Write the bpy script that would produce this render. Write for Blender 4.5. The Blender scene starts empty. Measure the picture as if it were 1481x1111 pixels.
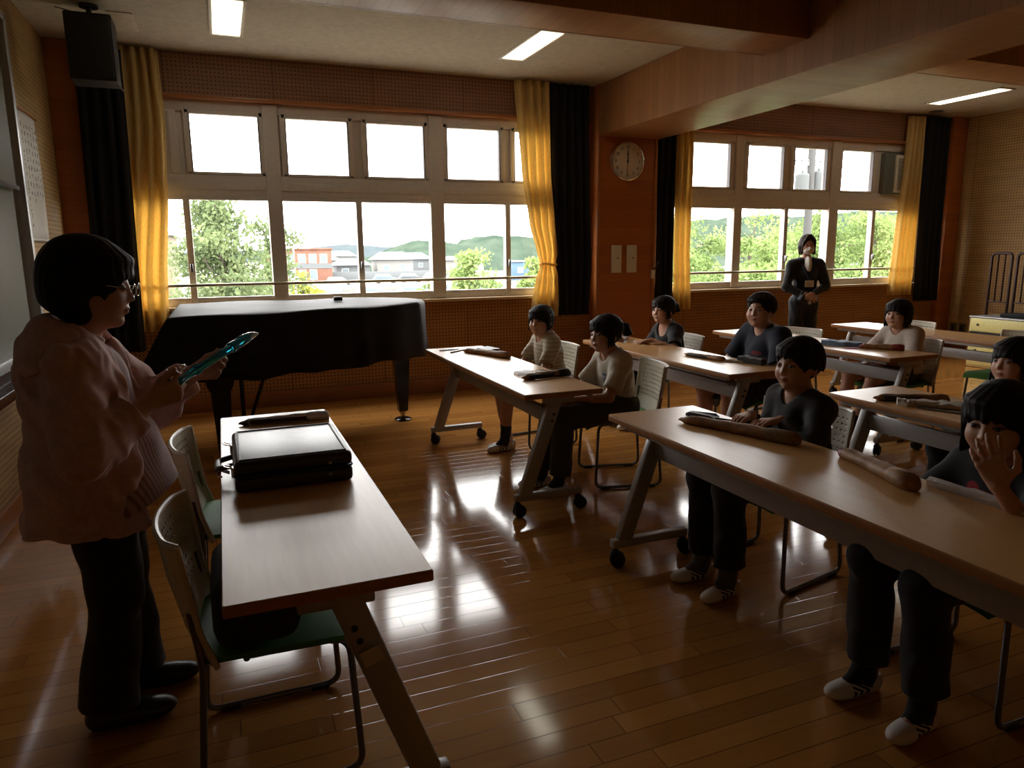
import bpy, bmesh, math, random
import numpy as np
from mathutils import Vector, Matrix

S = bpy.context.scene
COL = S.collection
PI = math.pi
rnd = random.Random(7)

# ------------------------------------------------------------------ camera
FOC, YAW, PITCH, ROLL = 1029.0, 0.382905, 0.184448, -0.0096276
_f = np.array([math.sin(YAW)*math.cos(PITCH), math.cos(YAW)*math.cos(PITCH), -math.sin(PITCH)])
_r = np.array([math.cos(YAW), -math.sin(YAW), 0.0]); _u = np.cross(_r, _f)
_r2 = _r*math.cos(ROLL)+_u*math.sin(ROLL); _u2 = -_r*math.sin(ROLL)+_u*math.cos(ROLL)
cam_d = bpy.data.cameras.new('camera'); cam = bpy.data.objects.new('camera', cam_d); COL.objects.link(cam)
cam_d.sensor_fit = 'HORIZONTAL'; cam_d.sensor_width = 36.0; cam_d.lens = 36.0*FOC/1481.0
cam_d.clip_start = 0.05; cam_d.clip_end = 2000
cam.matrix_world = Matrix(((_r2[0], _u2[0], -_f[0], 0), (_r2[1], _u2[1], -_f[1], 0), (_r2[2], _u2[2], -_f[2], 1.45), (0, 0, 0, 1)))
S.camera = cam

# ------------------------------------------------------------------ sky, sun, exposure
w = bpy.data.worlds.new('overcast_sky'); S.world = w; w.use_nodes = True
bg = w.node_tree.nodes['Background']; bg.inputs['Color'].default_value = (1.0, 0.985, 0.96, 1); bg.inputs['Strength'].default_value = 7.5
sun_d = bpy.data.lights.new('sun', 'SUN'); sun_d.energy = 1.5; sun_d.angle = math.radians(25); sun_d.color = (1, .96, .88)
sun = bpy.data.objects.new('sun', sun_d); COL.objects.link(sun); sun.rotation_euler = (math.radians(28), math.radians(12), 0)
def portal(x0, x1, z0, z1, y):
    l = bpy.data.lights.new('window_portal', 'AREA'); l.shape = 'RECTANGLE'; l.size = x1-x0; l.size_y = z1-z0
    l.cycles.is_portal = True
    o = bpy.data.objects.new('window_portal', l); COL.objects.link(o)
    o.location = ((x0+x1)/2, y, (z0+z1)/2); o.rotation_euler = (-PI/2, 0, 0)
portal(-0.95, 3.8, .95, 2.75, 7.32)
portal(4.6, 9.2, .95, 2.75, 7.32)
S.view_settings.view_transform = 'Standard'; S.view_settings.look = 'None'
S.view_settings.exposure = 0.5; S.view_settings.gamma = 1.0
S.view_settings.use_curve_mapping = False
S.cycles.max_bounces = 10; S.cycles.diffuse_bounces = 6; S.cycles.glossy_bounces = 5; S.cycles.transparent_max_bounces = 16
S.cycles.caustics_reflective = False; S.cycles.caustics_refractive = False
S.cycles.sample_clamp_indirect = 6.0
S.cycles.use_denoising = True

# ------------------------------------------------------------------ node materials
class NT:
    def __init__(s, name):
        s.m = bpy.data.materials.new(name); s.m.use_nodes = True; s.t = s.m.node_tree; s.t.nodes.clear()
        s.out = s.t.nodes.new('ShaderNodeOutputMaterial')
    def n(s, typ, **kw):
        nd = s.t.nodes.new('ShaderNode'+typ)
        for k, v in kw.items():
            if k.startswith('i_'):
                key = k[2:]; key = int(key) if key.isdigit() else key.replace('_', ' ')
                s.put(nd.inputs[key], v)
            else: setattr(nd, k, v)
        return nd
    def put(s, sock, v):
        if isinstance(v, bpy.types.NodeSocket): s.t.links.new(v, sock)
        elif isinstance(v, bpy.types.Node): s.t.links.new(v.outputs[0], sock)
        else:
            if isinstance(v, tuple) and len(v) == 3 and sock.type == 'RGBA': v = v+(1,)
            sock.default_value = v
    def math(s, op, a, b=0.0, c=None):
        nd = s.t.nodes.new('ShaderNodeMath'); nd.operation = op; s.put(nd.inputs[0], a); s.put(nd.inputs[1], b)
        if c is not None: s.put(nd.inputs[2], c)
        return nd.outputs[0]
    def mix(s, f, a, b, mode='MIX'):
        nd = s.t.nodes.new('ShaderNodeMix'); nd.data_type = 'RGBA'; nd.blend_type = mode
        s.put(nd.inputs[0], f); s.put(nd.inputs[6], a); s.put(nd.inputs[7], b); return nd.outputs[2]
    def ramp(s, f, lo, hi, a=0.0, b=1.0):
        nd = s.t.nodes.new('ShaderNodeMapRange'); s.put(nd.inputs[0], f); nd.inputs[1].default_value = lo; nd.inputs[2].default_value = hi
        nd.inputs[3].default_value = a; nd.inputs[4].default_value = b; return nd.outputs[0]
    def sep(s, v):
        nd = s.t.nodes.new('ShaderNodeSeparateXYZ'); s.put(nd.inputs[0], v); return nd.outputs
    def pos(s): return s.t.nodes.new('ShaderNodeNewGeometry').outputs['Position']
    def obj(s): return s.t.nodes.new('ShaderNodeTexCoord').outputs['Object']
    def noise(s, vec, scale, detail=3.0, stretch=(1, 1, 1), rough=.55):
        mp = s.t.nodes.new('ShaderNodeMapping'); s.put(mp.inputs[0], vec); mp.inputs[3].default_value = stretch
        nd = s.t.nodes.new('ShaderNodeTexNoise'); s.put(nd.inputs['Vector'], mp.outputs[0]); nd.inputs['Scale'].default_value = scale
        nd.inputs['Detail'].default_value = detail; nd.inputs['Roughness'].default_value = rough; return nd.outputs[0]
    def bump(s, h, strength=.3, dist=.01):
        nd = s.t.nodes.new('ShaderNodeBump'); nd.inputs['Strength'].default_value = strength; nd.inputs['Distance'].default_value = dist
        s.put(nd.inputs['Height'], h); return nd.outputs[0]
    def bsdf(s, color, rough=.5, metal=0.0, normal=None, **kw):
        b = s.t.nodes.new('ShaderNodeBsdfPrincipled'); s.put(b.inputs['Base Color'], color); s.put(b.inputs['Roughness'], rough)
        b.inputs['Metallic'].default_value = metal
        if normal is not None: s.put(b.inputs['Normal'], normal)
        for k, v in kw.items(): s.put(b.inputs[k.replace('_', ' ')], v)
        return b
    def done(s, sh): s.put(s.out.inputs[0], sh.outputs[0] if isinstance(sh, bpy.types.Node) else sh); return s.m

def plain(name, c, rough=.5, metal=0.0, var=.12, vscale=30, bump=0.0, bscale=200, stretch=(1, 1, 1), **kw):
    t = NT(name); co = t.obj()
    nz = t.noise(co, vscale, 4, stretch)
    f = t.ramp(nz, .3, .7, 1-var, 1+var)
    col = t.mix(1.0, c+(1,), t.n('CombineColor', i_0=f, i_1=f, i_2=f), 'MULTIPLY')
    nrm = t.bump(t.noise(co, bscale, 3, stretch), bump, .003) if bump else None
    return t.done(t.bsdf(col, rough, metal, nrm, **kw))

def planks(name, c1, c2, across, along, width, rough=.4, length=1.2, groove=.03, gdark=.35, grain=1.0, **kw):
    """wooden boards: 'across' and 'along' are world axes 0..2"""
    t = NT(name); xyz = t.sep(t.pos()); a = xyz[across]; l = xyz[along]
    q = t.math('DIVIDE', a, width); row = t.math('FLOOR', q); fr = t.math('FRACT', q)
    off = t.n('TexWhiteNoise', noise_dimensions='1D', i_W=row).outputs[0]
    lq = t.math('ADD', t.math('DIVIDE', l, length), t.math('MULTIPLY', off, 7.3)); cell = t.math('FLOOR', lq); lf = t.math('FRACT', lq)
    tone = t.n('TexWhiteNoise', noise_dimensions='2D', i_Vector=t.n('CombineXYZ', i_0=row, i_1=cell)).outputs[0]
    st = [1.0, 1.0, 1.0]; st[across] = 14.0; st[along] = 1.0
    for k in range(3):
        if k not in (across, along): st[k] = 8.0
    sh = t.n('VectorMath', operation='ADD'); t.put(sh.inputs[0], t.pos()); t.put(sh.inputs[1], t.n('CombineXYZ', i_0=t.math('MULTIPLY', tone, 9), i_1=t.math('MULTIPLY', tone, 5), i_2=t.math('MULTIPLY', tone, 3)))
    g = t.noise(sh.outputs[0], 3.0, 6, tuple(st), .65)
    col = t.mix(t.math('ADD', t.math('MULTIPLY', tone, .65), t.math('MULTIPLY', t.ramp(g, .3, .7), .35*grain)), c1+(1,), c2+(1,))
    e = t.math('MINIMUM', fr, t.math('SUBTRACT', 1.0, fr))
    e2 = t.math('MULTIPLY', t.math('MINIMUM', lf, t.math('SUBTRACT', 1.0, lf)), length/width)
    m = t.ramp(t.math('MINIMUM', e, e2), groove*.5, groove, 0, 1)
    col = t.mix(t.math('MULTIPLY', t.math('SUBTRACT', 1.0, m), 1-gdark), col, (c1[0]*.25, c1[1]*.25, c1[2]*.25, 1))
    nrm = t.bump(t.math('ADD', m, t.math('MULTIPLY', g, .06)), .08, .003)
    return t.done(t.bsdf(col, rough, 0, nrm, **kw))

def perforated(name, c, hole, ax, az, pitch=.034, rad=.23, seam=.9, rough=.6):
    t = NT(name); xyz = t.sep(t.pos()); a, b = xyz[ax], xyz[az]
    u = t.math('SUBTRACT', t.math('FRACT', t.math('DIVIDE', a, pitch)), .5); v = t.math('SUBTRACT', t.math('FRACT', t.math('DIVIDE', b, pitch)), .5)
    d = t.math('SQRT', t.math('ADD', t.math('MULTIPLY', u, u), t.math('MULTIPLY', v, v)))
    m = t.ramp(d, rad-.05, rad+.05, 0, 1)
    sf = t.math('FRACT', t.math('ADD', t.math('DIVIDE', a, seam), .37)); sm = t.ramp(t.math('MINIMUM', sf, t.math('SUBTRACT', 1.0, sf)), .002, .005, 0, 1)
    n = t.ramp(t.noise(t.pos(), 2.5, 5, (1, 1, 6)), .3, .7, .85, 1.12)
    col = t.mix(1.0, c+(1,), t.n('CombineColor', i_0=n, i_1=n, i_2=n), 'MULTIPLY')
    col = t.mix(t.math('MULTIPLY', m, sm), hole+(1,), col)
    return t.done(t.bsdf(col, rough, 0, t.bump(t.math('MULTIPLY', m, sm), .35, .004)))

def emission(name, c, s):
    t = NT(name); return t.done(t.n('Emission', i_Color=c, i_Strength=s))

def cloth_sheet(name, c, transl=.5, rough=.9):
    t = NT(name); nz = t.ramp(t.noise(t.obj(), 120, 2, (1, 1, .3)), .3, .7, .9, 1.08)
    col = t.mix(1.0, c+(1,), t.n('CombineColor', i_0=nz, i_1=nz, i_2=nz), 'MULTIPLY')
    d = t.n('BsdfDiffuse', i_Color=col); tr = t.n('BsdfTranslucent', i_Color=col)
    return t.done(t.n('MixShader', i_0=transl, i_1=d, i_2=tr))

def pane_glass(name, tint=(1, 1, 1), refl=1.0):
    t = NT(name); fr = t.n('Fresnel'); fr.inputs[0].default_value = 1.45
    g = t.n('BsdfGlossy', i_Roughness=0.02); tr = t.n('BsdfTransparent', i_Color=tint)
    bf = t.n('NewGeometry').outputs['Backfacing']                    # reflect once, on the outer face of each pane
    return t.done(t.n('MixShader', i_0=t.math('MULTIPLY', t.math('MULTIPLY', fr.outputs[0], refl), t.math('SUBTRACT', 1.0, bf)), i_1=tr, i_2=g))

# ------------------------------------------------------------------ mesh builder
class MB:
    def __init__(s): s.v = []; s.f = []; s.mi = []; s.cur = 0
    def add(s, verts, faces, m=None):
        o = len(s.v); s.v += [tuple(p) for p in verts]
        s.f += [tuple(i+o for i in f) for f in faces]; s.mi += [s.cur if m is None else m]*len(faces); return s
    def _bm(s, bm, mat=None, m=None):
        bm.verts.index_update()
        vs = [(mat @ v.co if mat else v.co.copy()) for v in bm.verts]; fs = [[v.index for v in f.verts] for f in bm.faces]; bm.free(); return s.add(vs, fs, m)
    def box(s, c, size, bev=0.0, rot=None, seg=2, m=None):
        bm = bmesh.new(); bmesh.ops.create_cube(bm, size=1.0)
        for v in bm.verts: v.co = Vector((v.co.x*size[0], v.co.y*size[1], v.co.z*size[2]))
        if bev: bmesh.ops.bevel(bm, geom=bm.edges[:], offset=min(bev, min(size)*.45), segments=seg, affect='EDGES', profile=.5)
        M4 = Matrix.Translation(Vector(c))
        if rot is not None: M4 = M4 @ rot.to_4x4()
        return s._bm(bm, M4, m)
    def bar(s, p, q, a, b, bev=0.0, up=(0, 0, 1), m=None):
        """rectangular bar from p to q, a across (horizontal side), b along 'up'"""
        p, q = Vector(p), Vector(q); d = (q-p); L = d.length; d.normalize(); u = Vector(up); sx = d.cross(u)
        if sx.length < 1e-4: sx = d.cross(Vector((1, 0, 0)))
        sx.normalize(); u = sx.cross(d)
        R = Matrix((d, sx, u)).transposed()
        return s.box((p+q)/2, (L, a, b), bev, R, m=m)
    def tube(s, pts, r, n=10, closed=False, m=None, caps=True):
        P = [Vector(p) for p in pts]; N = len(P); rs = r if isinstance(r, (list, tuple)) else [r]*N
        verts = []; prev = None
        for i in range(N):
            if closed: t = (P[(i+1) % N]-P[i-1]).normalized()
            else: t = (P[min(i+1, N-1)]-P[max(i-1, 0)]).normalized()
            if prev is None:
                a = Vector((0, 0, 1)) if abs(t.z) < .9 else Vector((1, 0, 0)); x = t.cross(a).normalized()
            else:
                x = prev-t*prev.dot(t); x.normalize()
            prev = x; y = t.cross(x)
            for k in range(n):
                an = 2*PI*k/n; verts.append(P[i]+(x*math.cos(an)+y*math.sin(an))*rs[i])
        faces = []
        for i in range(N if closed else N-1):
            j = (i+1) % N
            for k in range(n): faces.append((i*n+k, i*n+(k+1) % n, j*n+(k+1) % n, j*n+k))
        if not closed and caps: faces.append(tuple(range(n))[::-1]); faces.append(tuple((N-1)*n+k for k in range(n)))
        return s.add(verts, faces, m)
    def lathe(s, prof, c=(0, 0, 0), axis=(0, 0, 1), n=24, m=None):
        """prof: (radius, height) list"""
        ax = Vector(axis).normalized(); a = Vector((1, 0, 0)) if abs(ax.x) < .9 else Vector((0, 1, 0)); x = ax.cross(a).normalized(); y = ax.cross(x); c = Vector(c)
        verts = []; faces = []
        for r, h in prof:
            for k in range(n): an = 2*PI*k/n; verts.append(c+ax*h+(x*math.cos(an)+y*math.sin(an))*max(r, 1e-5))
        for i in range(len(prof)-1):
            for k in range(n): faces.append((i*n+k, i*n+(k+1) % n, (i+1)*n+(k+1) % n, (i+1)*n+k))
        if prof[0][0] > 1e-4: faces.append(tuple(range(n))[::-1])
        if prof[-1][0] > 1e-4: faces.append(tuple((len(prof)-1)*n+k for k in range(n)))
        return s.add(verts, faces, m)
    def prism(s, poly, h0, h1, T=None, bev=0.0, m=None):
        """poly: 2-D points, extruded h0..h1; T maps (x, y, h) to 3-D"""
        bm = bmesh.new(); vs = [bm.verts.new((x, y, h0)) for x, y in poly]; f = bm.faces.new(vs)
        r = bmesh.ops.extrude_face_region(bm, geom=[f])
        for v in r['geom']:
            if isinstance(v, bmesh.types.BMVert): v.co.z = h1
        bmesh.ops.recalc_face_normals(bm, faces=bm.faces[:])
        if bev: bmesh.ops.bevel(bm, geom=[e for e in bm.edges if abs(e.verts[0].co.z-e.verts[1].co.z) < 1e-6], offset=bev, segments=2, affect='EDGES', profile=.5)
        if T is not None:
            for v in bm.verts: v.co = Vector(T(v.co.x, v.co.y, v.co.z))
            bmesh.ops.recalc_face_normals(bm, faces=bm.faces[:])
        return s._bm(bm, None, m)
    def build(s, name, mat, parent=None, smooth=30, loc=None):
        me = bpy.data.meshes.new(name); me.from_pydata([tuple(v) for v in s.v], [], s.f)
        for m in (mat if isinstance(mat, (list, tuple)) else [mat]): me.materials.append(m)
        if len(me.materials) > 1: me.polygons.foreach_set('material_index', s.mi)
        if smooth: me.shade_smooth(); me.set_sharp_from_angle(angle=math.radians(smooth))
        me.update()
        o = bpy.data.objects.new(name, me); COL.objects.link(o)
        if parent: o.parent = parent
        if loc: o.location = loc
        return o

def tag(o, label=None, cat=None, group=None, kind=None):
    if label: o['label'] = label
    if cat: o['category'] = cat
    if group: o['group'] = group
    if kind: o['kind'] = kind
    return o
def thing(name, label, cat, loc=(0, 0, 0), rz=0.0, group=None):
    o = bpy.data.objects.new(name, None); COL.objects.link(o); o.empty_display_size = .1
    o.location = loc; o.rotation_euler = (0, 0, rz); return tag(o, label, cat, group)
def struct(name, mb, mat, smooth=30):
    o = mb.build(name, mat, None, smooth); o['kind'] = 'structure'; return o
def dup(root, loc, rz, label):
    r = root.copy(); COL.objects.link(r); r.location = loc; r.rotation_euler = (0, 0, rz); r['label'] = label
    for ch in list(root.children):
        c = ch.copy(); COL.objects.link(c); c.parent = r
        for g in ch.children:
            d = g.copy(); COL.objects.link(d); d.parent = c
    return r
def roundrect(x0, x1, y0, y1, r, n=5):
    out = []
    for cx, cy, a0 in ((x1-r, y1-r, 0), (x0+r, y1-r, PI/2), (x0+r, y0+r, PI), (x1-r, y0+r, 1.5*PI)):
        for k in range(n+1): a = a0+PI/2*k/n; out.append((cx+r*math.cos(a), cy+r*math.sin(a)))
    return out
def arc_path(pts, r, n=5):
    """polyline with rounded corners"""
    P = [Vector(p) for p in pts]; out = [P[0]]
    for i in range(1, len(P)-1):
        a = (P[i-1]-P[i]); b = (P[i+1]-P[i]); rr = min(r, a.length*.45, b.length*.45); a.normalize(); b.normalize()
        A = P[i]+a*rr; B = P[i]+b*rr
        for k in range(n+1): t = k/n; out.append(A*(1-t)**2+P[i]*2*t*(1-t)+B*t*t)
    out.append(P[-1]); return out
# ------------------------------------------------------------------ room materials
M = {}
M['floor'] = planks('floor_boards', (.40, .170, .040), (.62, .285, .072), 1, 0, .088, rough=.105, length=1.1, groove=.03, gdark=.3, grain=.8, Specular_IOR_Level=.8)
M['ceiling'] = plain('ceiling_board', (.60, .57, .46), .9, var=.10, vscale=22, bump=.3, bscale=60)
M['beam_v'] = planks('beam_boards_side', (.30, .135, .045), (.40, .19, .065), 1, 2, .085, rough=.55, length=9, gdark=.55)
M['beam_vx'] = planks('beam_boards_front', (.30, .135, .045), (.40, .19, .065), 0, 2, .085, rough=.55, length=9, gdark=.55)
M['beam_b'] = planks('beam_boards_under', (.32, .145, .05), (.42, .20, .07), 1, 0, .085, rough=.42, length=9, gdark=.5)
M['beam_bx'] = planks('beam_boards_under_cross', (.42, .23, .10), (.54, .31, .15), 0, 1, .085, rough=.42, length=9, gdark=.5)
M['pillar'] = planks('pillar_boards', (.36, .105, .022), (.47, .15, .032), 2, 0, .10, rough=.35, length=6, gdark=.6, groove=.02)
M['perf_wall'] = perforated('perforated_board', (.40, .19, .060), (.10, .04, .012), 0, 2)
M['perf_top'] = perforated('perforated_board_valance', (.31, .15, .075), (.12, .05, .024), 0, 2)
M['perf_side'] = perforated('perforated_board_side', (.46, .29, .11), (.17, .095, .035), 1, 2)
M['trimwood'] = plain('trim_wood', (.40, .15, .045), .35, var=.2, vscale=12, stretch=(.3, 6, 6))
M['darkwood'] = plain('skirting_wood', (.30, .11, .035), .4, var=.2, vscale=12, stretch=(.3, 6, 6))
M['alu'] = plain('window_aluminium', (.72, .66, .60), .5, .0, var=.05)
M['alu_dark'] = plain('window_gasket', (.10, .085, .085), .6)
M['glass'] = pane_glass('window_glass')
M['rail'] = plain('rail_metal', (.42, .40, .28), .35, .6)
M['yellow'] = cloth_sheet('yellow_curtain_fabric', (.84, .65, .28), .50)
M['black_cloth'] = plain('blackout_fabric', (.006, .006, .007), .95, var=.2, vscale=60)
M['black'] = plain('black_plastic', (.012, .012, .013), .5)
M['white_plastic'] = plain('white_plastic', (.72, .70, .62), .35, var=.03)
M['steel'] = plain('grey_painted_steel', (.42, .42, .42), .38, .55, var=.05)
M['steel_dark'] = plain('dark_grey_steel', (.16, .155, .15), .35, .7, var=.06)
M['chrome'] = plain('chrome', (.75, .75, .75), .15, 1.0, var=.02)
M['lamp'] = emission('lamp_tube_glow', (1, .96, .84), 7.0)
M['lamp_box'] = plain('lamp_housing', (.85, .82, .70), .5)
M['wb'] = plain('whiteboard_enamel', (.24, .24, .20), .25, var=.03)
M['paper'] = plain('paper', (.66, .63, .58), .8, var=.06)
M['ink'] = plain('grey_ink', (.24, .22, .22), .8)

# ------------------------------------------------------------------ room shell
XL, XR, YW, YB, ZC = -1.18, 9.5, 7.1, -2.6, 3.16
struct('floor', MB().box(((XL+XR)/2, (YW+YB)/2, -.05), (XR-XL+.6, YW-YB+.6, .1)), M['floor'])
struct('ceiling', MB().box(((XL+XR)/2, (YW+YB)/2+.05, ZC+.06), (XR-XL+.6, YW-YB+.7, .12)), M['ceiling'])
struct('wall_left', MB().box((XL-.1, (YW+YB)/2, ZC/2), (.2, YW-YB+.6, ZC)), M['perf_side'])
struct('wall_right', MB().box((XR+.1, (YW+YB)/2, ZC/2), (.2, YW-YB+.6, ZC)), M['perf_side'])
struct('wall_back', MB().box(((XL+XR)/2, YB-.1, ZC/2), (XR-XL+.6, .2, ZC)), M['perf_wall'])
# window wall: apron under the sills, band above, piers
WT = .30
def wbox(x0, x1, z0, z1, y0=YW, y1=YW+WT): return MB().box(((x0+x1)/2, (y0+y1)/2, (z0+z1)/2), (x1-x0, y1-y0, z1-z0))
struct('wall_window_apron', wbox(XL, XR, 0, .955), M['perf_wall'])
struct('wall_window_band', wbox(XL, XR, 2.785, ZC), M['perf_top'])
struct('wall_window_pier_left', wbox(XL, -.98, .955, 2.785), M['pillar'])
struct('wall_window_pier_middle', wbox(3.62, 4.64, .955, 2.785), M['pillar'])
struct('wall_window_pier_right', wbox(8.87, XR, .955, 2.785), M['pillar'])
# timber facing of the pier and corner strips, standing proud of the wall
struct('pillar_middle', MB().box((4.19, 7.05, ZC/2), (.74, .16, ZC), .006), M['pillar'])
struct('trim_corner_left', MB().box((-1.08, 7.06, ZC/2), (.20, .10, ZC), .006), M['pillar'])
struct('trim_corner_right', MB().box((9.36, 7.06, ZC/2), (.26, .10, ZC), .006), M['pillar'])
struct('trim_pillar_edge', MB().box((3.835, 6.975, ZC/2), (.035, .03, ZC), .004), M['trimwood'])
struct('trim_pillar_side', MB().box((4.545, 6.975, 1.34), (.035, .03, 2.68), .004), M['trimwood'])
# beams
b1 = MB(); b1.cur = 0; b1.box((4.20, 2.20, (2.645+ZC)/2), (.74, 9.6, ZC-2.645), .006)
o = struct('beam_main', b1, [M['beam_v'], M['beam_b']])
for p in o.data.polygons:
    if p.normal.z < -.9: p.material_index = 1
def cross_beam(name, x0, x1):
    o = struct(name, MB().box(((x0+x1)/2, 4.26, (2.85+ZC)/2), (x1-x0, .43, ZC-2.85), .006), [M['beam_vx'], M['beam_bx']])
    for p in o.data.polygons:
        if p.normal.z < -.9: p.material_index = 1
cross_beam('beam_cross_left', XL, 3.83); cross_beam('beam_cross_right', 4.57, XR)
struct('trim_beam_bead', MB().box((4.585, 2.2, 2.665), (.03, 9.6, .035), .005), M['trimwood'])
struct('beam_shadow_strip_left', MB().box(((XL+3.83)/2, 4.482, 2.862), (3.83-XL, .016, .024)), M['darkwood'])  # both strips: dark colour stands in for shade along the beam's lower edge
struct('beam_shadow_strip_right', MB().box(((XR+4.57)/2, 4.482, 2.862), (XR-4.57, .016, .024)), M['darkwood'])
# skirting
struct('baseboard_window', MB().box(((XL+XR)/2, 7.085, .075), (XR-XL, .03, .15), .004), M['darkwood'])
struct('baseboard_left', MB().box((XL+.015, 2.2, .06), (.03, 9.7, .12), .004), M['darkwood'])
struct('baseboard_right', MB().box((XR-.015, 2.2, .06), (.03, 9.7, .12), .004), M['darkwood'])
# sills and head trims
M['sill'] = plain('sill_wood', (.66, .50, .30), .4, var=.08, vscale=12)  # light wood, colour also raised for the highlight its top catches
struct('trim_sill_left', MB().box(((-.98+3.62)/2, 7.09, .965), (4.60, .10, .03), .006), M['sill'])
struct('trim_sill_right', MB().box(((4.64+8.87)/2, 7.09, .965), (4.23, .10, .03), .006), M['sill'])
struct('trim_head_left', MB().box(((-.98+3.62)/2, 7.09, 2.795), (4.60, .08, .03), .005), M['trimwood'])
struct('trim_head_right', MB().box(((4.64+8.87)/2, 7.09, 2.795), (4.23, .08, .03), .005), M['trimwood'])

# ------------------------------------------------------------------ windows
def window(name, x0, x1, uppers, lowers, mulls, thin):
    """aluminium window: outer frame, one glass pane per opening, thick mullions, sash stiles"""
    fr = MB(); y = 7.17
    def fbox(a, b, c, d, dep=.09, yy=y, bev=.004): fr.box(((a+b)/2, yy, (c+d)/2), (b-a, dep, d-c), bev)
    fbox(x0, x1, .98, 1.035); fbox(x0, x1, 2.685, 2.785); fbox(x0, x0+.06, .98, 2.78); fbox(x1-.06, x1, .98, 2.78)
    fbox(x0, x1, 1.965, 2.15, .094)                                   # transom
    fbox(x0, x1, 2.02, 2.09, .116)
    for a, b in mulls: fbox(a, b, .99, 2.77, .13)
    # upper row: wide sash frames around each pane
    xs = x0
    for a, b in uppers:
        fbox(a-.035, b+.035, 2.15, 2.175, .06, 7.15); fbox(a-.035, b+.035, 2.665, 2.70, .06, 7.15)
        fbox(a-.045, a, 2.15, 2.70, .06, 7.15); fbox(b, b+.045, 2.15, 2.70, .06, 7.15)
    ed = [x0]+[v for u in uppers for v in u]+[x1]
    for k in range(0, len(ed), 2):
        if ed[k+1]-ed[k] > .05: fbox(ed[k], ed[k+1], 2.14, 2.70, .05, 7.18)
    for a, b in lowers:
        fbox(a-.03, b+.03, 1.03, 1.06, .05, 7.15); fbox(a-.03, b+.03, 1.93, 1.965, .05, 7.15)
    for a in thin: fbox(a-.028, a+.028, 1.0, 1.96, .075, 7.155)
    w = struct(name, fr, M['alu'])
    g = MB()
    for a, b in uppers: g.box(((a+b)/2, 7.165, 2.42), (b-a+.02, .006, .53))
    for a, b in lowers: g.box(((a+b)/2, 7.165, 1.495), (b-a+.03, .006, .94))
    gl = g.build('glass', M['glass'], w, 0)
    gk = MB()
    for a, b in uppers:
        for (p, q, r, s_) in ((a, b, 2.148, 2.157), (a, b, 2.672, 2.681), (a, a+.009, 2.15, 2.68), (b-.009, b, 2.15, 2.68)): gk.box(((p+q)/2, 7.146, (r+s_)/2), (q-p, .05, s_-r))
    gk.build('gasket', M['alu_dark'], w, 0)
    for a in thin:
        l = MB(); l.box((a+.0, 7.10, 1.33), (.022, .05, .075), .006); l.box((a+.0, 7.075, 1.35), (.016, .02, .03), .004); l.build('latch', M['steel_dark'], w)
    return w
window('window_1', -.98, 3.62, [(-.16, .42), (.65, 1.22), (1.39, 1.96), (2.19, 2.76), (2.92, 3.50)],
       [(-.92, -.265), (-.21, .44), (.60, 1.26), (1.32, 1.99), (2.16, 2.81), (2.875, 3.54)], [(.455, .585), (2.005, 2.145)], (-.238, 1.29, 2.842))
window('window_2', 4.64, 8.87, [(5.12, 5.68), (5.93, 6.48), (6.64, 7.17), (7.41, 7.95)],
       [(4.70, 5.05), (5.08, 5.74), (5.87, 6.52), (6.60, 7.22), (7.40, 7.985), (8.06, 8.72)], [(5.75, 5.865), (7.235, 7.385)], (5.06, 6.56, 8.025))
# closed louvre vent in the top left opening
v = MB(); v.box((-.44, 7.135, 2.42), (.36, .03, .54), .004)
for k in range(2): v.box((-.44+.12*(k-.5)*2, 7.117, 2.42), (.03, .01, .50), .003)
struct('window_3', v, M['alu'])
# guard rails in front of the windows
for nm, x0, x1, lab in (('window_rail', -.95, 3.6, 'thin pale metal guard rail across the left window behind the piano'), ('window_rail', 4.62, 8.9, 'thin pale metal guard rail across the right window behind standing woman')):
    r = thing(nm, lab, 'rail', (x0, 7.06, 1.175))
    MB().tube([(0, 0, 0), (x1-x0, 0, 0)], .014, 12).build('pipe', M['rail'], r)
    for xx in ([.52, 2.075] if x0 < 0 else [5.81, 7.31]):
        MB().lathe([(.022, 0), (.022, .012), (.010, .014), (.010, .055)], (xx-x0, .075, 0), (0, -1, 0), 12).build('bracket', M['rail'], r)

# ------------------------------------------------------------------ ceiling lights
def lamp(x, y, lab, L=.92, W=.25):
    t = thing('ceiling_light', lab, 'light', (x, y, ZC-.004), 0, 'recessed ceiling lights')
    h = MB(); W2 = W/2; L2 = L/2
    for s_ in (-1, 1):
        h.box((s_*(W2-.012), 0, .001), (.024, L, .02), .003); h.box((0, s_*(L2-.012), .001), (W, .024, .02), .003)
    h.build('frame', M['lamp_box'], t)
    r = MB(); r.box((0, 0, .000), (W-.05, L-.05, .006)); r.build('reflector', M['lamp_glow'], t)
    for k in (-1, 1):
        MB().tube([(k*.05, -L2+.07, -.004), (k*.05, L2-.07, -.004)], .0095, 10).build('tube', M['lamp'], t)
M['lamp_glow'] = emission('lit_reflector', (1, .93, .70), 1.6)
lamp(.185, 6.0, 'lit recessed ceiling light at the top left, above the piano keyboard end')
lamp(2.58, 5.9, 'lit recessed ceiling light in the middle, left of the big wooden beam')
lamp(8.15, 6.06, 'lit recessed ceiling light at the far right near the perforated wall')
hatch = MB(); hatch.box((-.53, 6.36, ZC-.004), (.17, .46, .008), .003)
tag(hatch.build('ceiling_hatch', M['ceiling']), 'small pale access hatch in the ceiling beside the speaker', 'hatch')
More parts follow.
